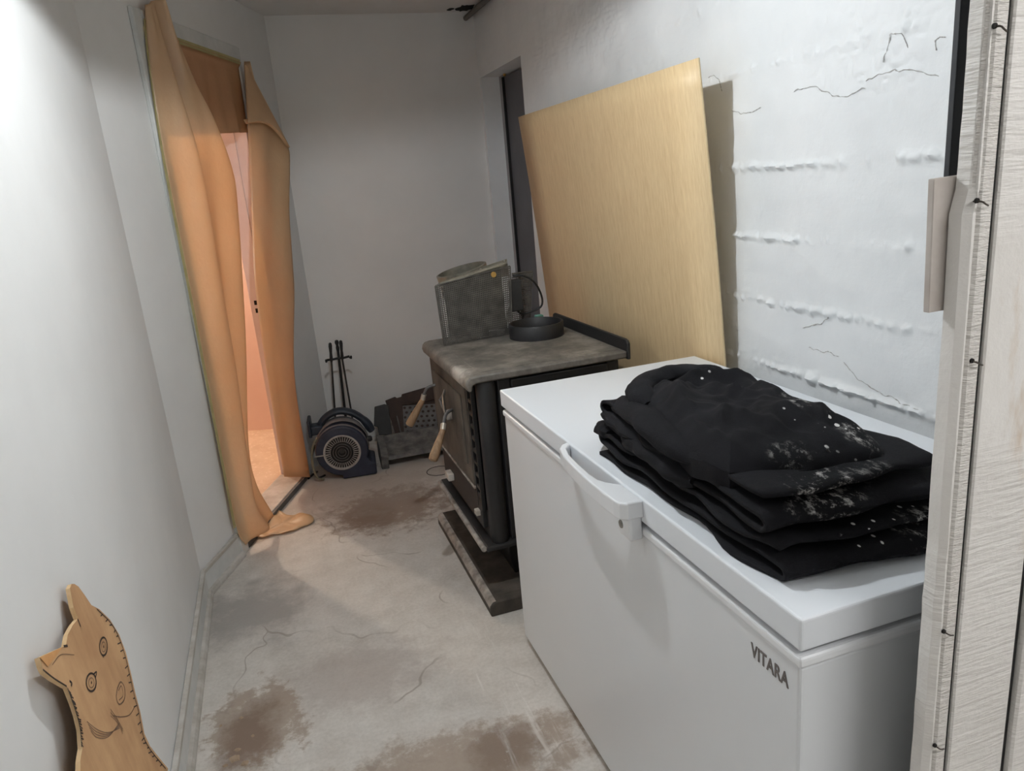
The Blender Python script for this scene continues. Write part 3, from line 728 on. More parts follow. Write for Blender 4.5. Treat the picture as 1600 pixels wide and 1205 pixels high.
# top: slab with a nosing that curls down along the front
pr = [(SX0+0.030, SZ), (SX0+0.012, SZ-0.004), (SX0+0.002, SZ-0.014), (SX0-0.002, SZ-0.030), (SX0+0.004, SZ-0.048), (SX0+0.016, SZ-0.052), (SX0+0.022, SZ-0.030), (SX0+0.034, SZ-0.026), (SX1, SZ-0.026), (SX1, SZ)]
tp = MB().prism([V3((x, SY0, z)) for x, z in pr], (0, SY1-SY0, 0)).build('top_plate', 'stove_top', st, bevel=0.006, seg=3, smooth=True)
MB().box((SX0+0.055, SY0+0.040, SZ-0.004), (SX1-0.012, SY1-0.012, SZ+0.002)).build('top_inlay', 'stove_top', st, bevel=0.0015)
fp = [(SY0-0.004, SZ-0.03), (SY0-0.004, SZ+0.026), (SY0+0.004, SZ+0.036), (SY0+0.020, SZ+0.040), (SY1-0.02, SZ+0.040), (SY1-0.004, SZ+0.034), (SY1, SZ+0.024), (SY1, SZ-0.03)]
MB().prism([V3((SX1-0.001, y, z)) for y, z in fp], (0.012, 0, 0)).build('back_flange', 'stove_black', st, bevel=0.003)
BZ0 = 0.225
MB().box((0.588, SY0+0.045, BZ0), (SX1-0.02, SY1-0.04, SZ-0.026)).build('firebox', 'stove_black', st, bevel=0.004)
# near side: round corner column, flat shield, upper rail
def column(yc, s_):
    MB().lathe([(0.030, BZ0), (0.032, BZ0+0.01), (0.032, SZ-0.04), (0.028, SZ-0.028)], (0.616, yc, 0), n=24).build('corner_column', 'stove_black', st, smooth=True)
column(SY0+0.036, 1); column(SY1-0.036, -1)
MB().box((0.655, SY0+0.020, BZ0), (0.700, SY0+0.050, SZ-0.030)).build('side_rail', 'stove_black', st, bevel=0.004)
MB().box((1.055, SY0+0.020, BZ0), (1.100, SY0+0.050, SZ-0.030)).build('side_rail', 'stove_black', st, bevel=0.004)
MB().box((0.700, SY0+0.030, BZ0+0.01), (1.055, SY0+0.048, SZ-0.060)).build('side_shield', 'stove_black', st, bevel=0.004)
MB().box((0.700, SY0+0.012, SZ-0.062), (1.055, SY0+0.046, SZ-0.034)).build('side_rail', 'cast_black', st, bevel=0.004)
# front: slotted air grille beside the column, dusty door, ash drawer
for k in range(9):
    z = 0.36 + k*0.045
    MB().box((0.572, SY0+0.066, z), (0.592, SY0+0.118, z+0.014)).build('grille_bar', 'cast_black', st, bevel=0.002)
MB().box((0.570, SY0+0.112, 0.335), (0.592, SY0+0.122, SZ-0.05)).build('grille_post', 'cast_black', st, bevel=0.002)
MB().box((0.570, SY0+0.062, 0.335), (0.592, SY0+0.070, SZ-0.05)).build('grille_post', 'cast_black', st, bevel=0.002)
MB().box((0.584, SY0+0.062, 0.335), (0.592, SY0+0.122, SZ-0.05)).build('grille_back', 'dark_void', st)
dr = MB().box((0.566, SY0+0.126, 0.405), (0.590, SY1-0.020, SZ-0.045)).build('door', 'stove_dust', st, bevel=0.005, seg=3)
MB().box((0.560, SY0+0.180, 0.470), (0.568, SY1-0.080, SZ-0.105)).build('door_glass', 'stove_dust', dr, bevel=0.003)
MB().box((0.563, SY0+0.120, 0.396), (0.592, SY1-0.020, 0.4035)).build('door_sill', 'rim_worn', st, bevel=0.002)
dw = MB().box((0.572, SY0+0.075, 0.262), (0.592, SY1-0.040, 0.388)).build('ash_drawer', 'stove_black', st, bevel=0.004)
MB().box((0.548, 2.715, 0.292), (0.573, 2.775, 0.322)).build('drawer_latch', 'ash_latch', dw, bevel=0.004)
MB().box((0.556, SY0+0.10, 0.30), (0.574, SY0+0.13, 0.32)).build('drawer_stop', 'ash_latch', dw, bevel=0.003)
# bottom rim with worn front edge
MB().box((0.556, SY0-0.002, BZ0-0.020), (SX1-0.01, SY1, BZ0)).build('bottom_plate', 'stove_black', st, bevel=0.006)
MB().tube([(0.548, SY0+0.004, BZ0-0.006), (0.548, SY0+0.3, BZ0-0.006), (0.548, SY1-0.02, BZ0-0.006)], 0.010, 12).build('bottom_rim', 'rim_worn', st, smooth=True)
# pedestal and base
MB().prism([V3(q) for q in ((0.640, SY0+0.055, BZ0-0.02), (1.06, SY0+0.055, BZ0-0.02), (1.04, SY0+0.085, 0.05), (0.675, SY0+0.085, 0.05))], (0, SY1-SY0-0.14, 0)).build('pedestal', 'cast_black', st, bevel=0.006)
bp_ = [(0.530, 0.0), (0.530, 0.036), (0.542, 0.050), (0.552, 0.052), (1.12, 0.052), (1.12, 0.0)]
MB().prism([V3((x, 2.165, z)) for x, z in bp_], (0, 0.80, 0)).build('hearth_base', 'stove_dust', st, bevel=0.004, seg=2)
MB().prism([V3((x, 2.172, z)) for x, z in ((0.529, 0.030), (0.529, 0.037), (0.541, 0.0515), (0.553, 0.0535), (0.553, 0.050), (0.542, 0.047))], (0, 0.79, 0)).build('base_bevel', 'rim_worn', st)
MB().box((0.565, 2.205, 0.050), (1.09, 2.93, 0.0528)).build('base_inlay', 'stove_dust', st)
# two levers with turned wooden grips
def lever(pivot, elbow, ferr0, ferr1, end, par):
    hd_ = MB().tube(catmull([pivot, elbow, ferr0], 9), 0.0062, 10).build('door_handle', 'steel_grey', par, smooth=True)
    MB().tube([ferr0, ferr1], 0.0105, 14).build('ferrule', 'ferrule', hd_, smooth=True)
    a, b = V3(ferr1), V3(end); ax = b-a; L = ax.length
    MB().lathe([(0, 0), (0.0105, 0), (0.012, L*0.2), (0.0155, L*0.55), (0.0175, L*0.85), (0.0165, L*0.97), (0.013, L), (0, L)], a, ax, 18).build('grip', 'handle_wood', hd_, smooth=True)
    return hd_
h1 = lever((0.568, 2.822, 0.672), (0.530, 2.832, 0.662), (0.514, 2.842, 0.634), (0.507, 2.845, 0.612), (0.440, 2.856, 0.512), dr)
h2 = lever((0.568, 2.560, 0.640), (0.528, 2.520, 0.638), (0.508, 2.490, 0.612), (0.500, 2.475, 0.594), (0.440, 2.421, 0.508), dr)
MB().tube(catmull([(0.562, 2.655, 0.690), (0.545, 2.62, 0.676), (0.535, 2.575, 0.655), (0.530, 2.545, 0.635)], 10), 0.005, 8).build('latch_bar', 'chrome', dr, smooth=True)
MB().tube([(0.562, 2.70, 0.660), (0.540, 2.665, 0.652), (0.538, 2.62, 0.635), (0.545, 2.575, 0.615)], 0.0045, 8).build('latch_bar', 'steel_grey', dr, smooth=True)
MB().box((0.540, 2.570, 0.596), (0.566, 2.600, 0.630)).build('latch_bracket', 'rim_worn', dr, bevel=0.003)

# flue collar ring on the stove top
rc = V3((0.962, 2.690, SZ+0.002))
rg = MB().lathe([(0.108, 0), (0.108, 0.052), (0.1055, 0.055), (0.1015, 0.055), (0.099, 0.052), (0.099, 0.0)], rc, n=56, close=True).build('flue_collar', 'ring_black', loc=rc, smooth=True)
tag(rg, 'plain black metal collar ring lying on the stove top', 'ring')

# ------------------------------------------------------------------ perforated blower cage on the stove
def perforated(p00, p10, p01, p11, nx, ny, fill=0.55):
    """bilinear sheet with real square holes"""
    mb = MB()
    def P(u_, v_): return p00.lerp(p10, u_).lerp(p01.lerp(p11, u_), v_)
    e = (1-fill)/2
    for i in range(ny):
        for j_ in range(nx):
            a = [P((j_+q)/nx, (i+w_)/ny) for q, w_ in ((0, 0), (1, 0), (1, 1), (0, 1))]
            b = [P((j_+q)/nx, (i+w_)/ny) for q, w_ in ((e, e), (1-e, e), (1-e, 1-e), (e, 1-e))]
            mb.add(a+b, [(0, 1, 5, 4), (1, 2, 6, 5), (2, 3, 7, 6), (3, 0, 4, 7)])
    return mb
SZT = SZ+0.002
cg = thing('blower_cage', (0.78, 2.82, SZT), 'dark perforated metal fan housing with a loose cord on the stove top', 'fan housing')
c00 = V3((0.600, 2.752, SZT+0.0035)); c10 = V3((0.890, 2.780, SZT+0.0035))
c01 = at_y(680, 447, 2.770); c11 = at_y(797, 416, 2.800)
perforated(c00, c10, c01, c11, 40, 32, 0.50).build('front_mesh', 'mesh_metal', cg)
gw = V3((0.032, 0.075, 0.0)); perforated(c00, c00+gw, c01, c01+gw, 9, 32, 0.58).build('side_mesh', 'mesh_metal', cg)
bk = c10+V3((-0.015, 0.055, 0)); b1_ = V3((0.115, 0.015, 0)); bu = at_y(800, 428, 2.845)-bk; bv = at_y(832, 424, 2.86)
perforated(bk, bk+b1_, bk+bu, bv, 15, 30, 0.55).build('rear_mesh', 'mesh_metal', cg)
for a, b in ((c00, c01), (c01, c11), (c10, c11), (bk, bk+b1_), (bk+b1_, bv), (bk+bu, bv)):
    MB().tube([a, b], 0.0032, 6).build('edge_bar', 'mesh_metal', cg)
# scroll drum behind the mesh, its open mouth tipped up to the right
dc = V3((0.800, 2.950, SZT+0.012)); dax = V3((-0.20, 0.0, 1)).normalized()
MB().lathe([(0.102, 0.0), (0.104, 0.225), (0.100, 0.225), (0.098, 0.0)], dc, dax, 44, close=True).build('drum', 'motor_dark', cg, smooth=True)
MB().lathe([(0.104, 0.215), (0.106, 0.258), (0.098, 0.260), (0.098, 0.215)], dc, dax, 44, close=True).build('drum_lip', 'drum_metal', cg, smooth=True)
MB().lathe([(0.0, 0.02), (0.060, 0.02), (0.060, 0.21), (0.0, 0.21)], dc, dax, 24).build('motor', 'motor_dark', cg, smooth=True)
MB().prism([V3((0.640, 2.822, SZT+0.02)), V3((0.885, 2.828, SZT+0.02)), V3((0.880, 2.828, SZT+0.262)), V3((0.640, 2.822, SZT+0.222))], (0, 0.006, 0)).build('dark_liner', 'motor_dark', cg)  # dark sheet added behind the mesh, puts the dim interior into colour
MB().tube([c01+V3((0.02, 0.012, 0)), c01.lerp(c11, 0.45)+V3((0, 0.016, 0.004)), c11+V3((-0.01, 0.012, 0.012))], 0.009, 8).build('rolled_lip', 'drum_metal', cg, smooth=True)
pA = at_y(746, 420, 2.845); pB = at_y(792, 405, 2.845); pC = at_y(796, 432, 2.845); pD = at_y(750, 434, 2.845)
MB().prism([pA, pB, pC, pD], (0, 0.003, 0.001)).build('bracket', 'drum_metal', cg)
for q in (pA*0.9+pC*0.1, pB*0.9+pD*0.1): MB().lathe([(0, -0.004), (0.004, -0.003), (0.005, 0.0)], q, (0, 1, 0), 10).build('bolt', 'chrome', cg)
MB().box((0.905, 2.800, SZ+0.09), (0.955, 2.830, SZ+0.215)).build('terminal_box', 'motor_dark', cg, bevel=0.004)
cordp = [at_y(801, 431, 2.84), at_y(818, 431, 2.83), at_y(835, 441, 2.82), at_y(846, 462, 2.82), at_y(846, 478, 2.82), at_y(833, 486, 2.83), at_y(815, 490, 2.84), at_y(805, 482, 2.85)]
MB().tube(catmull(cordp, 40), 0.0042, 8).build('cord', 'cord_black', cg, smooth=True)
MB().lathe([(0.0, -0.003), (0.011, -0.003), (0.011, 0.002), (0, 0.002)], at_y(771, 429, 2.785), (0, 1, 0), 14).build('grommet', 'brass', cg)
# small teal block behind the cage
tq = at_y(840, 496, 2.90)
tb = MB().box((tq.x-0.018, 2.865, SZ+0.002), (tq.x+0.016, 2.895, SZ+0.047)).build('small_block', 'teal', loc=(tq.x, 2.88, SZ+0.002), bevel=0.004); tag(tb, 'tiny teal block at the back of the stove top', 'block')

# ------------------------------------------------------------------ loose stove parts by the far wall
tr = thing('steel_tray', (0.58, 3.88, 0), 'grey steel channel tray lying on the floor by the far wall', 'tray')
prof = [(3.765, 0.045), (3.775, 0.062), (3.80, 0.072), (3.85, 0.074), (3.92, 0.088), (3.975, 0.118), (3.985, 0.118), (3.965, 0.082), (3.90, 0.066), (3.84, 0.060), (3.79, 0.056), (3.772, 0.042)]
MB().prism([V3((0.44, y, z)) for y, z in prof], (0.36, -0.01, 0)).build('channel', 'tray_steel', tr, bevel=0.003)
MB().prism([V3(q) for q in ((0.405, 3.765, 0.0), (0.405, 3.735, 0.085), (0.415, 3.82, 0.115), (0.42, 3.97, 0.135), (0.42, 3.98, 0.0))], (0.040, 0.0, -0.012)).build('end_flange', 'tray_steel', tr, bevel=0.005)
MB().prism([V3(q) for q in ((0.775, 3.765, 0.0), (0.775, 3.735, 0.085), (0.785, 3.82, 0.115), (0.79, 3.97, 0.125), (0.79, 3.98, 0.0))], (0.020, 0.0, -0.004)).build('end_flange', 'tray_steel', tr, bevel=0.004)
pl = thing('perforated_plate', (0.62, 4.08, 0.11), 'rusty brown steel plate with a grey perforated insert leaning on the far wall', 'stove part')
LN = V3((0, -0.80, 0.28)).normalized()
def lp(x, y, off=0.0): return at_plane(x, y, V3((0.6, 4.02, 0.12))+LN*off, LN)
MB().prism([lp(602, 626), lp(617, 620), lp(620, 622), lp(627, 620), lp(628, 616), lp(690, 598), lp(700, 690), lp(622, 692)], -LN*0.006).build('rusty_sheet', 'rust_plate', pl, bevel=0.001)
a0, a1, a2 = lp(632, 686, 0.006), lp(700, 681, 0.006), lp(629, 634, 0.006)
mb = MB(); hx = a1-a0; hy = a2-a0; nxh, nyh = 8, 7
for i in range(nyh):
    for k in range(nxh):
        sh = 0.5 if i % 2 else 0.0
        dx_, dy_ = hx/nxh, hy/nyh; o_ = a0+dx_*k+dy_*i
        c = o_ + dx_*(0.35+0.3*(i % 2)) + dy_*0.5; hole = [c + dx_*(0.20*math.cos(q)) + dy_*(0.22*math.sin(q)) for q in [math.pi/4*(z_+0.5)-math.pi for z_ in range(8)]]
        cor = [o_, o_+dx_*0.5, o_+dx_, o_+dx_+dy_*0.5, o_+dx_+dy_, o_+dx_*0.5+dy_, o_+dy_, o_+dy_*0.5]
        # corners listed counter-clockwise from lower left, hole vertices rotated to match
        hv = [c + dx_*(0.27*math.cos(q)) + dy_*(0.27*math.sin(q)) for q in [math.pi*(1.25+0.25*z_) for z_ in range(8)]]
        mb.add(cor+hv, [(z_, (z_+1) % 8, 8+(z_+1) % 8, 8+z_) for z_ in range(8)])
mb.build('perforated_insert', 'steel_grey', pl)
MB().tube([lp(627, 633, 0.008), lp(690, 621, 0.008)], 0.006, 8).build('edge_rib', 'rust_plate', pl, smooth=True)
MB().tube([lp(620, 650, 0.006), lp(627, 679, 0.006)], 0.004, 8).build('edge_rib', 'steel_grey', pl, smooth=True)
br = MB().prism([lp(585, 636, 0.01), lp(600, 632, 0.01), lp(606, 634, 0.01), lp(612, 680, 0.01), lp(592, 680, 0.01), lp(590, 668, 0.01), lp(584, 666, 0.01)], LN*0.03).build('iron_bracket', 'motor_dark', loc=lp(600, 680, 0.01), bevel=0.003)
tag(br, 'dark notched iron bracket leaning beside the rusty plate', 'stove part')

# ------------------------------------------------------------------ fireplace tools
TB = V3((0.275, 4.11, 0))
fs2 = thing('fireplace_tool_stand', TB, 'black iron stand for fireplace tools behind the blue blower', 'tool stand')
MB().lathe([(0, 0), (0.085, 0), (0.085, 0.008), (0.070, 0.016), (0.02, 0.024), (0.010, 0.05)], TB, n=28).build('base', 'tool_iron', fs2, smooth=True)
pt = at_y(526, 534, 4.11)
MB().tube([TB+V3((0, 0, 0.03)), (pt.x, 4.11, pt.z-0.05)], 0.0075, 10).build('post', 'tool_iron', fs2, smooth=True)
MB().lathe([(0, 0), (0.008, 0), (0.010, 0.02), (0.007, 0.035), (0.012, 0.05), (0.009, 0.062), (0, 0.066)], (pt.x, 4.11, pt.z-0.055), n=14).build('knob', 'tool_iron', fs2, smooth=True)
hq = at_y(528, 560, 4.11)
MB().tube([(hq.x-0.062, 4.09, hq.z+0.004), (hq.x-0.03, 4.10, hq.z), (hq.x, 4.11, hq.z), (hq.x+0.03, 4.10, hq.z), (hq.x+0.062, 4.09, hq.z+0.006)], 0.0065, 8).build('hook_bar', 'tool_iron', fs2, smooth=True)
for dx_ in (-0.062, 0.062): MB().tube(catmull([(hq.x+dx_, 4.09, hq.z), (hq.x+dx_*1.1, 4.07, hq.z-0.002), (hq.x+dx_*1.1, 4.062, hq.z+0.012)], 8), 0.005, 8).build('hook', 'tool_iron', fs2, smooth=True)
def fire_tool(top, mid, bot, end, label, name='fire_poker'):
    t = thing(name, bot, label, 'fireplace tool', 'fireplace tools on the stand')
    MB().lathe([(0, 0), (0.006, 0.0), (0.009, 0.02), (0.007, 0.05), (0.010, 0.09), (0.008, 0.105), (0.0, 0.11)], mid, V3(top)-V3(mid), 14).build('grip', 'tool_iron', t, smooth=True)
    MB().tube([mid, bot], 0.0052, 8).build('rod', 'tool_rod', t, smooth=True)
    if end == 'hook': MB().tube(catmull([V3(bot), V3(bot)+V3((0.012, 0, -0.02)), V3(bot)+V3((0.03, 0, -0.01))], 8), 0.005, 8).build('hook_tip', 'tool_rod', t, smooth=True)
    else: MB().prism([V3(bot)+V3(q) for q in ((-0.03, 0, 0.0), (0.03, 0, 0.0), (0.036, 0, -0.07), (-0.036, 0, -0.07))], (0, 0.004, 0)).build('blade', 'tool_rod', t, bevel=0.001)
    return t
fire_tool(at_y(516, 541, 4.06), at_y(518, 566, 4.06), at_y(525, 668, 4.06), 'hook', 'slim black fire poker hanging at the left of the tool stand')
fire_tool(at_y(532, 531, 4.06), at_y(535, 562, 4.06), at_y(553, 668, 4.06), 'blade', 'black fire shovel slanting at the right of the tool stand', 'fire_shovel')

# ------------------------------------------------------------------ blue air mover
bo = V3((0.215, 3.83, 0))
bl = thing('air_blower', bo, 'blue snail-shaped floor blower with a round grille and carry handle', 'blower')
BC = V3((0.222, 3.72, 0.158)); BR = 0.135
rotz = Matrix.Rotation(math.radians(-6), 4, 'Z')
def bt(p): return bo + rotz @ (V3(p)-bo)
def shell(mbx, name, mat, par, **k):
    mbx.v = [bt(q) for q in mbx.v]; return mbx.build(name, mat, par, **k)
vol = []
for k in range(0, 33):
    q = math.radians(-88 + k*8.6); rr = BR*(1.0+0.10*max(0, (k-4))/28)
    vol.append((BC.x + rr*math.cos(q), BC.z + rr*math.sin(q)))
vol = [(x, max(z, 0.004)) for x, z in vol]
vol += [(0.20, 0.003), (0.383, 0.003), (0.385, 0.070), (0.335, 0.078)]
cyx = BC.x
cl = [v for v in vol if True]
# keep outline simple: start at the foot's upper inner corner, run the volute counter-clockwise, end along the outlet foot
start = [(BC.x+BR*math.cos(math.radians(a)), BC.z+BR*math.sin(math.radians(a))) for a in range(-24, 265, 9)]
outl2 = start + [(0.205, 0.003), (0.384, 0.003), (0.386, 0.068), (0.360, 0.074)]
body = shell(MB().prism([V3((x, 3.725, z)) for x, z in outl2], (0, 0.20, 0)), 'housing', 'blower_blue', bl, bevel=0.014, seg=4, smooth=True)
shell(MB().lathe([(BR*1.0, 0), (BR*1.02, 0.012), (BR*1.0, 0.024)], (BC.x, 3.745, BC.z), (0, 1, 0), 48, close=True), 'seam_ring', 'blower_dusty', bl, smooth=True)
shell(MB().lathe([(BR*1.0, 0), (BR*1.03, 0.01), (BR*1.03, 0.05), (BR, 0.06)], (BC.x+0.004, 3.80, BC.z+0.006), (0, 1, 0), 48, close=True), 'rear_band', 'blower_dusty', bl, smooth=True)
gy = 3.722
shell(MB().lathe([(0.093, 0.002), (0.096, -0.006), (0.088, -0.008), (0.084, -0.002)], (BC.x, gy, BC.z-0.004), (0, 1, 0), 40, close=True), 'grille_rim', 'grille_grey', body, smooth=True)
shell(MB().lathe([(0.0, 0.001), (0.086, 0.001), (0.086, 0.003), (0, 0.003)], (BC.x, gy-0.003, BC.z-0.004), (0, 1, 0), 32), 'grille_opening', 'dark_void', body)
for k in range(40):
    q = 2*math.pi*k/40; c, s_ = math.cos(q), math.sin(q)
    shell(MB().tube([(BC.x+0.058*c, gy-0.006, BC.z-0.004+0.058*s_), (BC.x+0.088*c, gy-0.006, BC.z-0.004+0.088*s_)], 0.0021, 5), 'grille_spoke', 'grille_grey', body)
for rr in (0.060, 0.046, 0.033, 0.020):
    shell(MB().lathe([(rr, -0.002), (rr+0.002, 0), (rr, 0.002), (rr-0.002, 0)], (BC.x, gy-0.006, BC.z-0.004), (0, 1, 0), 32, close=True), 'grille_ring', 'steel_grey', body, smooth=True)
shell(MB().lathe([(0.0, -0.006), (0.014, -0.005), (0.016, 0.0), (0, 0.0)], (BC.x, gy-0.004, BC.z+0.006), (0, 1, 0), 18), 'motor_hub', 'motor_dark', body, smooth=True)
shell(MB().tube([(BC.x-BR-0.004, gy-0.002, BC.z-0.006), (BC.x-0.070, gy-0.005, BC.z-0.006)], 0.0035, 6), 'seam_clip', 'grille_grey', body)
# hoop handle over the housing
hp = catmull([(BC.x-0.118, 3.86, BC.z+0.085), (BC.x-0.070, 3.86, BC.z+0.150), (BC.x+0.0, 3.86, BC.z+0.180), (BC.x+0.075, 3.86, BC.z+0.160), (BC.x+0.135, 3.86, BC.z+0.105), (BC.x+0.165, 3.86, BC.z+0.045)], 30)
shell(MB().tube(hp, [0.020]+[0.019]*22+[0.022, 0.023, 0.024, 0.024, 0.023, 0.021, 0.018], 12, flat=1.5), 'carry_handle', 'blower_handle', bl, smooth=True)
shell(MB().box((BC.x-0.150, 3.82, BC.z+0.075), (BC.x-0.085, 3.90, BC.z+0.125)), 'handle_mount', 'blower_handle', bl, bevel=0.010, seg=3)
shell(MB().box((BC.x-0.160, 3.80, BC.z+0.070), (BC.x-0.142, 3.92, BC.z+0.165)), 'handle_mount', 'blower_handle', bl, bevel=0.008, seg=3)
shell(MB().lathe([(0, 0), (0.014, 0), (0.016, 0.016), (0.010, 0.024), (0, 0.024)], (BC.x+BR+0.002, 3.76, BC.z+0.035), (1, 0, 0), 14), 'knob', 'motor_dark', bl, smooth=True)
shell(MB().tube(catmull([(BC.x-0.12, 3.80, BC.z+0.07), (BC.x-0.150, 3.77, BC.z+0.02), (BC.x-0.158, 3.74, BC.z-0.06), (BC.x-0.145, 3.74, 0.03), (BC.x-0.115, 3.76, 0.008)], 24), 0.006, 8), 'power_cord', 'cord_dirty', bl, smooth=True)
shell(MB().tube(catmull([(BC.x-0.14, 3.84, BC.z+0.02), (BC.x-0.165, 3.82, BC.z-0.06), (BC.x-0.150, 3.80, 0.012), (BC.x-0.11, 3.82, 0.007)], 20), 0.005, 8), 'power_cord', 'cord_black', bl, smooth=True)
# loose cord end along the wall foot, rusty wire ring on the floor
cq = MB().tube(catmull([at_z(496, 737, 0.006), at_z(488, 742, 0.006), at_z(482, 748, 0.006)], 24), 0.005, 8).build('cord_scrap', 'cord_black', loc=at_z(480, 748, 0), smooth=True)
tag(cq, 'short black cord on the floor beside the doorway threshold', 'cord')
rp = at_z(686, 736, 0)
wr_ = MB().lathe([(0.062, 0.0), (0.0645, 0.0025), (0.067, 0.0), (0.0645, -0.0)], rp+V3((0, 0, 0.0005)), n=40, close=True).build('wire_ring', 'rust_plate', loc=rp, smooth=True)
tag(wr_, 'thin rusty ring lying flat on the floor under the stove handles', 'ring')

# ------------------------------------------------------------------ kraft paper in the doorway
def sheet(left, right, rows_n, cols_n, fold, name, mat, par, thick=0.0012):
    Lp = [wpx(*p) for p in left]; Rp = [wpx(*p) for p in right]
    Lc = catmull(Lp, rows_n); Rc = catmull(Rp, rows_n); rows = []
    for i in range(rows_n):
        a, b = V3(Lc[i]), V3(Rc[i]); t_ = i/(rows_n-1); row = []
        for k in range(cols_n):
            u_ = k/(cols_n-1); p = a.lerp(b, u_)
            p = p + N*(fold(t_, u_) + 0.006*nz((p.x*7, p.y*7, p.z*4), 1.0)*min(1, 6*u_)*min(1, 6*(1-u_)))
            p.z = max(p.z, 0.004); row.append(p)
        rows.append(row)
    return MB().grid(rows).build(name, mat, par, smooth=True, thick=thick, fix=False)
def lf(t_, u_):
    e = math.sin(math.pi*min(1, u_*1.0))
    g = 0.038*math.sin(2*math.pi*(1.35*u_ - 0.55*t_ + 0.15))*e*(0.55+0.45*math.sin(math.pi*t_))
    g += 0.014*math.sin(2*math.pi*(3.1*u_ + 0.9*t_))*e*(1-t_)
    return g + 0.018*e
lc = thing('paper_curtain', wp(0.50, 0.0, 0.02), 'long brown kraft paper sheet taped to the near side of the doorway', 'paper sheet', 'kraft paper hung over the doorway')
sheet([(226, 8, .026), (230, 60, .024), (240, 150, .022), (260, 270, .022), (300, 470, .022), (340, 680, .022), (369, 822, .022), (384, 852, .03)],
      [(250, -4, .03), (272, 48, .045), (303, 125, .055), (338, 195, .06), (364, 268, .065), (372, 330, .06), (381, 470, .05), (385, 560, .045), (388, 690, .04), (400, 755, .05), (428, 806, .07)], 70, 34, lf, 'paper', 'kraft_paper', lc)
# tape line along the near edge
def tape(pts, wd_, par):
    P = [wpx(x, y, .0235) for x, y in pts]; P = [V3(q) for q in catmull(P, 30)]
    MB().ribbon(P, wd_, N).build('tape', 'masking_tape', par)
tape([(227, 30), (234, 100), (258, 260), (298, 465), (338, 675), (367, 825)], 0.020, lc)
fl_pts = [(396, 842), (403, 822), (415, 803), (432, 800), (452, 808), (470, 805), (487, 808), (490, 818), (472, 826), (452, 834), (430, 838), (412, 842)]
fl3 = [at_z(x, y, 0) for x, y in fl_pts]; ctr = sum(fl3, V3())/len(fl3)
rows = []
ringp = [V3(q) for q in catmull(fl3+[fl3[0]], 61)]
for k in range(7):
    r = k/6; rows.append([ctr.lerp(p, r) + V3((0, 0, 0.006 + 0.016*abs(nz(((ctr.lerp(p, r)).x*14, (ctr.lerp(p, r)).y*14, 2), 1.0)))) for p in ringp])
MB().grid(rows).build('torn_flap', 'kraft_paper', lc, smooth=True, thick=0.001, fix=False)

def rf(t_, u_):
    e = math.sin(math.pi*u_)
    return (0.018*math.sin(2*math.pi*(1.1*u_ + 0.5*t_ - 0.1)) + 0.012)*e*(1-0.5*t_)
rcn = thing('paper_curtain', wp(1.15, 0.0, 0.02), 'narrow brown kraft paper sheet with a flopped corner on the far side of the doorway', 'paper sheet', 'kraft paper hung over the doorway')
sheet([(381, 97, .022), (385, 160, .022), (388, 215, .02), (393, 330, .015), (399, 450, .012), (420, 600, .012), (444, 745, .012)],
      [(384, 96, .03), (418, 166, .07), (449, 226, .10), (453, 262, .11), (452, 330, .105), (458, 420, .09), (460, 460, .08), (459, 560, .05), (465, 630, .035), (485, 746, .024)], 56, 22, rf, 'paper', 'kraft_paper', rcn)
# top corner flopped over to the front
tri = []
A_, B_, C_ = (382, 95, .040), (388, 192, .050), (453, 232, .125)
rows = []
for i in range(16):
    t_ = i/15; l0 = wpx(382+(388-382)*t_, 95+(192-95)*t_, .034+.02*t_); r0 = wpx(382+(453-382)*t_, 95+(230-95)*t_, .040+.085*t_); row = []
    for k in range(14):
        u_ = k/13; p = l0.lerp(r0, u_) + N*(0.012*t_*math.sin(math.pi*u_)) + Z*(0.05*t_*math.sin(math.pi*u_))
        row.append(p)
    rows.append(row)
rows.append([p - N*0.012 - Z*0.004 for p in rows[-1]]); rows.append([p - N*0.008 + Z*0.02 for p in rows[-1]])
MB().grid(rows).build('folded_corner', 'kraft_paper', rcn, smooth=True, thick=0.001, fix=False)
tape([(384, 112), (396, 180)], 0.012, rcn)
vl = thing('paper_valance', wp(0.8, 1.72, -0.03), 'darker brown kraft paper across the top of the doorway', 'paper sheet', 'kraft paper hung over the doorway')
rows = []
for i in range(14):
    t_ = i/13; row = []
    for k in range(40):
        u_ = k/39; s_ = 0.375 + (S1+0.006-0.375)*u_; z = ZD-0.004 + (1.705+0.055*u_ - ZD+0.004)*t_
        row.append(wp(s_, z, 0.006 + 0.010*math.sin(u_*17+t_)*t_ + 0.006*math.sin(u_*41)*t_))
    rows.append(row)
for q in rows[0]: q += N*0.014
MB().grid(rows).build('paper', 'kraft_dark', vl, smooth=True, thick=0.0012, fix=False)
tp_ = [wp(0.375+(S1-0.375)*k/19, ZD-0.004, 0.0195) for k in range(20)]
MB().ribbon(tp_, 0.022, N).build('tape', 'masking_tape', vl)

# ------------------------------------------------------------------ cat cut-out leaning on the left wall
CP = V3((-0.412, 0, 0.84)); CN = V3((0.84, 0, 0.085)).normalized()
def cpx(cx_, cy_, off=0.0): return at_plane(cx_/2.836, 780+cy_/2.836, CP+CN*off, CN)
c_out = [(310, 395), (318, 376), (330, 376), (348, 388), (375, 425), (405, 470), (440, 488), (488, 535), (528, 600), (558, 680), (580, 770), (600, 860), (622, 945), (640, 1040), (665, 1095), (700, 1140), (745, 1195)]
c_left = [(356, 1205), (356, 1160), (366, 1100), (360, 1020), (346, 960), (326, 900), (300, 835), (240, 800), (200, 770), (186, 742), (175, 702), (232, 676), (292, 650), (300, 602), (322, 560), (346, 530), (326, 480)]
pr_ = [cpx(*q) for q in c_out]
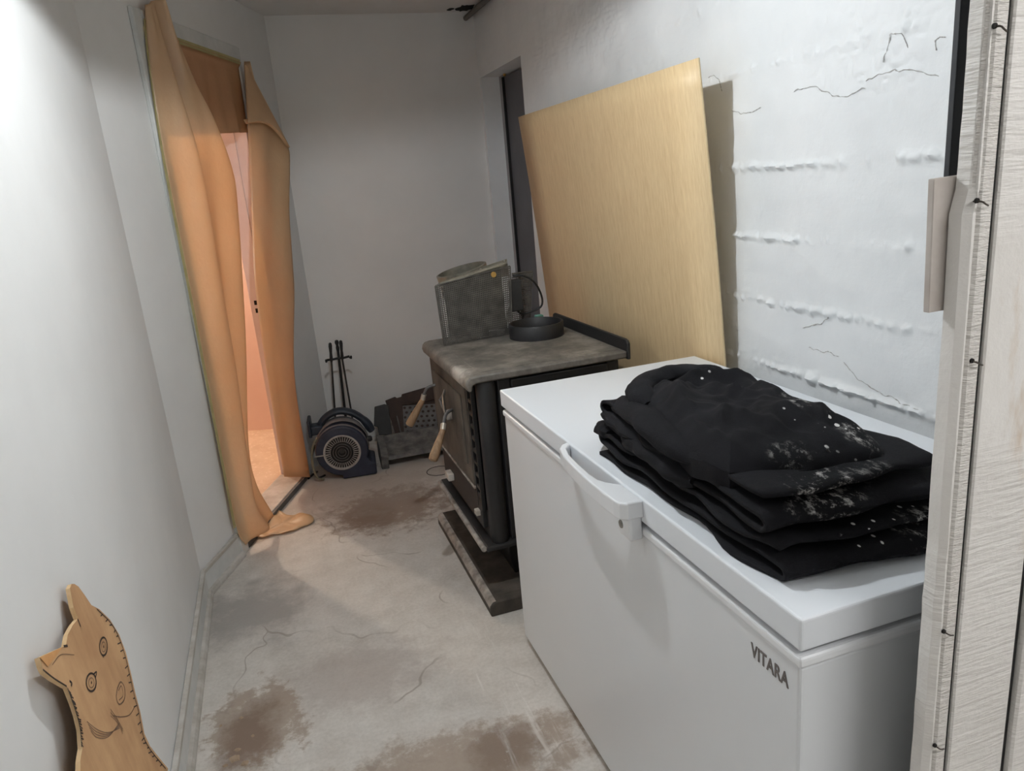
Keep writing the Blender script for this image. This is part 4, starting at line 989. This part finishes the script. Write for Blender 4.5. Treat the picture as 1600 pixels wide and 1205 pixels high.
# body goes on below the picture: broad chest and haunch down to the floor
def cz(y, z): return V3((CP.x + (CP.z-z)*CN.z/CN.x, y, z))
pr_ += [cz(1.385, 0.34), cz(1.43, 0.24), cz(1.44, 0.12), cz(1.42, 0.0), cz(0.98, 0.0), cz(0.965, 0.15), cz(0.985, 0.35), cz(1.01, 0.52)]
pr_ += [cpx(*q) for q in c_left]
ct = thing('cat_cutout', (CP.x+0.06, 1.2, 0), 'brown plywood cat cut-out with drawn eyes leaning on the left wall', 'cutout')
cb = MB().prism(pr_, -CN*0.007); cbo = cb.build('board', 'cat_board', ct, fix=True)
cbo.data.materials.append(M['cat_edge'])
for p in cbo.data.polygons:
    if abs(p.normal.dot(CN)) < 0.7: p.material_index = 1
def mark(name, pts, wdt, mat='marker', closed=False, n=24):
    P = catmull([tuple(cpx(x, y, 0.0007)) for x, y in (pts+[pts[0]] if closed else pts)], n)
    return MB().ribbon(P, wdt, CN).build(name, mat, ct)
def eye(cx_, cy_, rx, ry):
    pts = [(cx_+rx*math.cos(q), cy_+ry*math.sin(q)) for q in [2*math.pi*z_/10 for z_ in range(10)]]
    mark('eye', pts, 0.0036, 'marker', True)
    pts = [(cx_+rx*0.55*math.cos(q), cy_+2+ry*0.55*math.sin(q)) for q in [2*math.pi*z_/10 for z_ in range(10)]]
    mark('iris', pts, 0.0016, 'pencil', True)
    mark('pupil', [(cx_, cy_-5), (cx_+1, cy_), (cx_, cy_+6)], 0.0034, 'marker', n=5)
eye(459, 653, 17, 40); eye(405, 812, 22, 40)
mark('eyelash', [(416, 775), (428, 766), (424, 790)], 0.003); mark('eyelash', [(456, 690), (460, 702)], 0.003)
mark('nose', [(520, 840), (535, 810), (552, 835), (552, 885), (530, 910), (516, 880)], 0.003, 'pencil', True)
mark('nose', [(524, 850), (538, 828), (545, 870), (528, 892)], 0.002, 'pencil')
for k in range(4): mark('whisker', [(385+6*k, 985+14*k), (430, 1020+12*k), (480, 1035+6*k), (530, 1015-8*k)], 0.0014, 'pencil')
for k in range(3): mark('whisker', [(490, 930+15*k), (520, 975+8*k), (545, 1020+10*k)], 0.0014, 'pencil')
mark('mouth', [(500, 960), (540, 965), (575, 955), (600, 915)], 0.0018, 'pencil')
edgeR = [(430, 488), (488, 545), (524, 605), (552, 685), (574, 775), (594, 865), (616, 948), (634, 1044), (660, 1100), (694, 1146), (735, 1195)]
mark('outline', edgeR, 0.0026, 'marker', n=50)
edgeL = [(300, 838), (322, 900), (342, 962), (356, 1022), (362, 1098)]
mark('outline', [(190, 755), (240, 795), (296, 830)], 0.003); mark('outline', edgeL, 0.0026, n=30)
rnd = random.Random(3)
for path, sgn in ((edgeR, -1), (edgeL, 1)):
    P = catmull(path, 26)
    for (x, y) in P[1:-1]:
        mark('fur_tick', [(x, y), (x+sgn*rnd.uniform(6, 15), y+rnd.uniform(2, 14))], 0.0024, 'marker', n=3)
mark('ear_line', [(344, 530), (352, 548), (358, 566)], 0.003); mark('ear_line', [(282, 652), (300, 650)], 0.004); mark('ear_line', [(232, 735), (270, 690), (330, 690)], 0.0012, 'pencil')
mark('ear_line', [(308, 806), (318, 815), (316, 830)], 0.004)
MB().prism([cpx(176, 703, .001), cpx(276, 655, .001), cpx(245, 700, .001), cpx(212, 742, .001)], CN*0.0004).build('torn_ear', 'cat_torn', ct)

# ------------------------------------------------------------------ timber post at the right
PYF = 0.600
po = thing('timber_post', (0.72, PYF+0.03, 0), 'white painted rough-sawn timber door post at the right edge', 'post')
def wob_board(x0, x1, y0, y1, name, mat, seed, amp=0.0025, z1=ZC, ch=0.007):
    rows = []; nzr = 90
    for i in range(nzr+1):
        z = z1*i/nzr; a = (0.006 if (name == 'smooth_edge' and z > 1.36) else 0.0) + amp*nz((z*7, seed, 0), 1.0) + 0.4*amp*nz((z*40, seed, 3), 1.0); b = 0.5*amp*nz((z*9, seed, 8), 1.0)
        rows.append([V3((x0+a, y1, z)), V3((x0+a, y0+ch, z)), V3((x0+a+ch, y0+b, z)), V3((x1+b, y0+b, z)), V3((x1+b, y1, z)), V3((x0+a, y1, z))])
    mb = MB().grid(rows); n_ = len(mb.v)
    mb.f += [(0, 1, 2, 3, 4), tuple(n_-6+k for k in (4, 3, 2, 1, 0))]
    return mb.build(name, mat, po)
b1 = wob_board(0.708, 0.7175, PYF+0.001, PYF+0.024, 'smooth_edge', 'sawn_white', 1.0, 0.003)
b2 = wob_board(0.715, 0.7365, PYF-0.001, PYF+0.022, 'rough_board', 'sawn_rough', 2.0, 0.0015)
b3 = wob_board(0.7415, 0.838, PYF-0.004, PYF+0.024, 'plank', 'sawn_white', 3.0, 0.0010, ch=0.002)
MB().box((0.7355, PYF+0.0005, 0), (0.7405, PYF+0.02, ZC)).build('groove_shade_dirt', 'dark_void', po)  # dark box fills the gap: groove shadow and dirt put into its colour
MB().box((0.838, PYF-0.003, 0), (0.8445, PYF+0.02, ZC)).build('groove_shade_dirt', 'dark_void', po)  # second dark filler, dirt line and gap shade in one colour
b4 = wob_board(0.846, 1.00, PYF-0.012, PYF+0.024, 'plank', 'sawn_white', 4.0, 0.0015, ch=0.003)
MB().box((0.730, PYF+0.016, 0), (0.86, PYF+0.030, ZC)).build('backing', 'dark_void', po)
wn = MB().box((0.95, PYF+0.001, 0), (2.3, PYF+0.06, ZC)).build('wall_partition', 'plaster'); struct(wn)
for (x, y) in ((1556, 42), (1528, 315), (1520, 565), (1476, 988), (1462, 1166)):
    q = at_y(x, y, PYF-0.002)
    MB().tube(catmull([q+V3((0, 0.01, 0)), q+V3((0, -0.004, 0)), q+V3((0.005, -0.005, -0.003)), q+V3((0.010, -0.004, -0.005))], 10), 0.0010, 7).build('bent_nail', 'nail_steel', po, smooth=True)
    MB().lathe([(0.0, -0.0006), (0.0026, -0.0004), (0.003, 0.002)], q+V3((-0.001, -0.0005, 0.001)), (0, 1, 0), 9).build('nail_hole', 'dark_void', po)
# black strip and thin board behind the post
p0, p1 = at_y(1478, 278, 0.70), at_y(1487, 0, 0.70)
bs = MB().box((p0.x, 0.696, p0.z), (p0.x+0.06, 0.704, ZC)).build('black_strip', 'black_strip', loc=(p0.x+0.02, 0.70, p0.z), bevel=0.001); tag(bs, 'black strip hanging behind the upper part of the timber post', 'strip')
q0 = at_y(1457, 494, PYF+0.012); q1 = at_y(1466, 280, PYF+0.012)
tb2 = MB().prism([V3((q0.x+0.010, PYF+0.026, q0.z)), V3((0.725, PYF+0.026, q0.z)), V3((0.725, PYF+0.026, q1.z+0.001)), V3((q1.x+0.010, PYF+0.026, q1.z))], (0, 0.008, 0)).build('filler_board', 'taupe_board', po, bevel=0.001)

# ------------------------------------------------------------------ ceiling corner: pipe and broken plaster
pp = MB().tube([(1.262, YF-0.002, 2.318), (1.262, 3.4, 2.318), (1.262, 2.2, 2.318)], 0.014, 12).build('conduit', 'pipe_grey', loc=(1.262, 3.2, 2.318), smooth=True); tag(pp, 'grey conduit running along the ceiling corner above the concrete wall', 'pipe')
pp2 = MB().tube([(1.286, YF-0.002, 2.338), (1.286, 3.4, 2.338), (1.286, 2.2, 2.338)], 0.009, 10).build('conduit', 'dark_void', loc=(1.286, 3.2, 2.338), smooth=True); tag(pp2, 'thin dark cable tucked behind the grey ceiling conduit', 'cable')
rows = []
hole = []
for k in range(26):
    q = 2*math.pi*k/26; rr = 0.045*(1+0.8*nz((math.cos(q)*2, math.sin(q)*2, 4), 1.0))
    hole.append(V3((1.235+rr*math.cos(q)*1.1, 4.20+rr*1.6*math.sin(q), ZC-0.0015)))
MB().prism(hole, (0, 0, 0.001)).build('broken_plaster', 'dark_void', ce)
hole = [V3((1.16+0.02*math.cos(q)*(1+nz((q, 3, 3), 1)), 4.22+0.03*math.sin(q), ZC-0.0015)) for q in [2*math.pi*k/12 for k in range(12)]]
MB().prism(hole, (0, 0, 0.001)).build('broken_plaster', 'dark_void', ce)

# ------------------------------------------------------------------ plaster flakes on the floor stain
rnd = random.Random(11)
for k, (x, y, s_) in enumerate(((366, 1186, .017), (383, 1193, .012), (371, 1172, .010), (352, 1197, .008), (377, 1122, .007), (345, 1134, .006), (395, 1150, .006))):
    c = at_z(x, y, 0); n_ = 9; top = []
    ring_ = [V3((c.x+s_*rnd.uniform(.6, 1.1)*math.cos(2*math.pi*q/n_), c.y+s_*rnd.uniform(.6, 1.1)*math.sin(2*math.pi*q/n_), 0.0)) for q in range(n_)]
    tp3 = [c.lerp(p, 0.7)+V3((0, 0, s_*rnd.uniform(.15, .35))) for p in ring_]
    mb = MB(); mb.add(ring_+tp3+[c+V3((0, 0, s_*0.3))], [(q, (q+1) % n_, n_+(q+1) % n_, n_+q) for q in range(n_)] + [(n_+q, n_+(q+1) % n_, 2*n_) for q in range(n_)] + [tuple(range(n_-1, -1, -1))])
    o = mb.build('plaster_flake', 'debris', loc=c)
    tag(o, 'small crumbled flake on the brown floor stain near the left baseboard', 'flake', 'crumbled flakes on the floor stain')
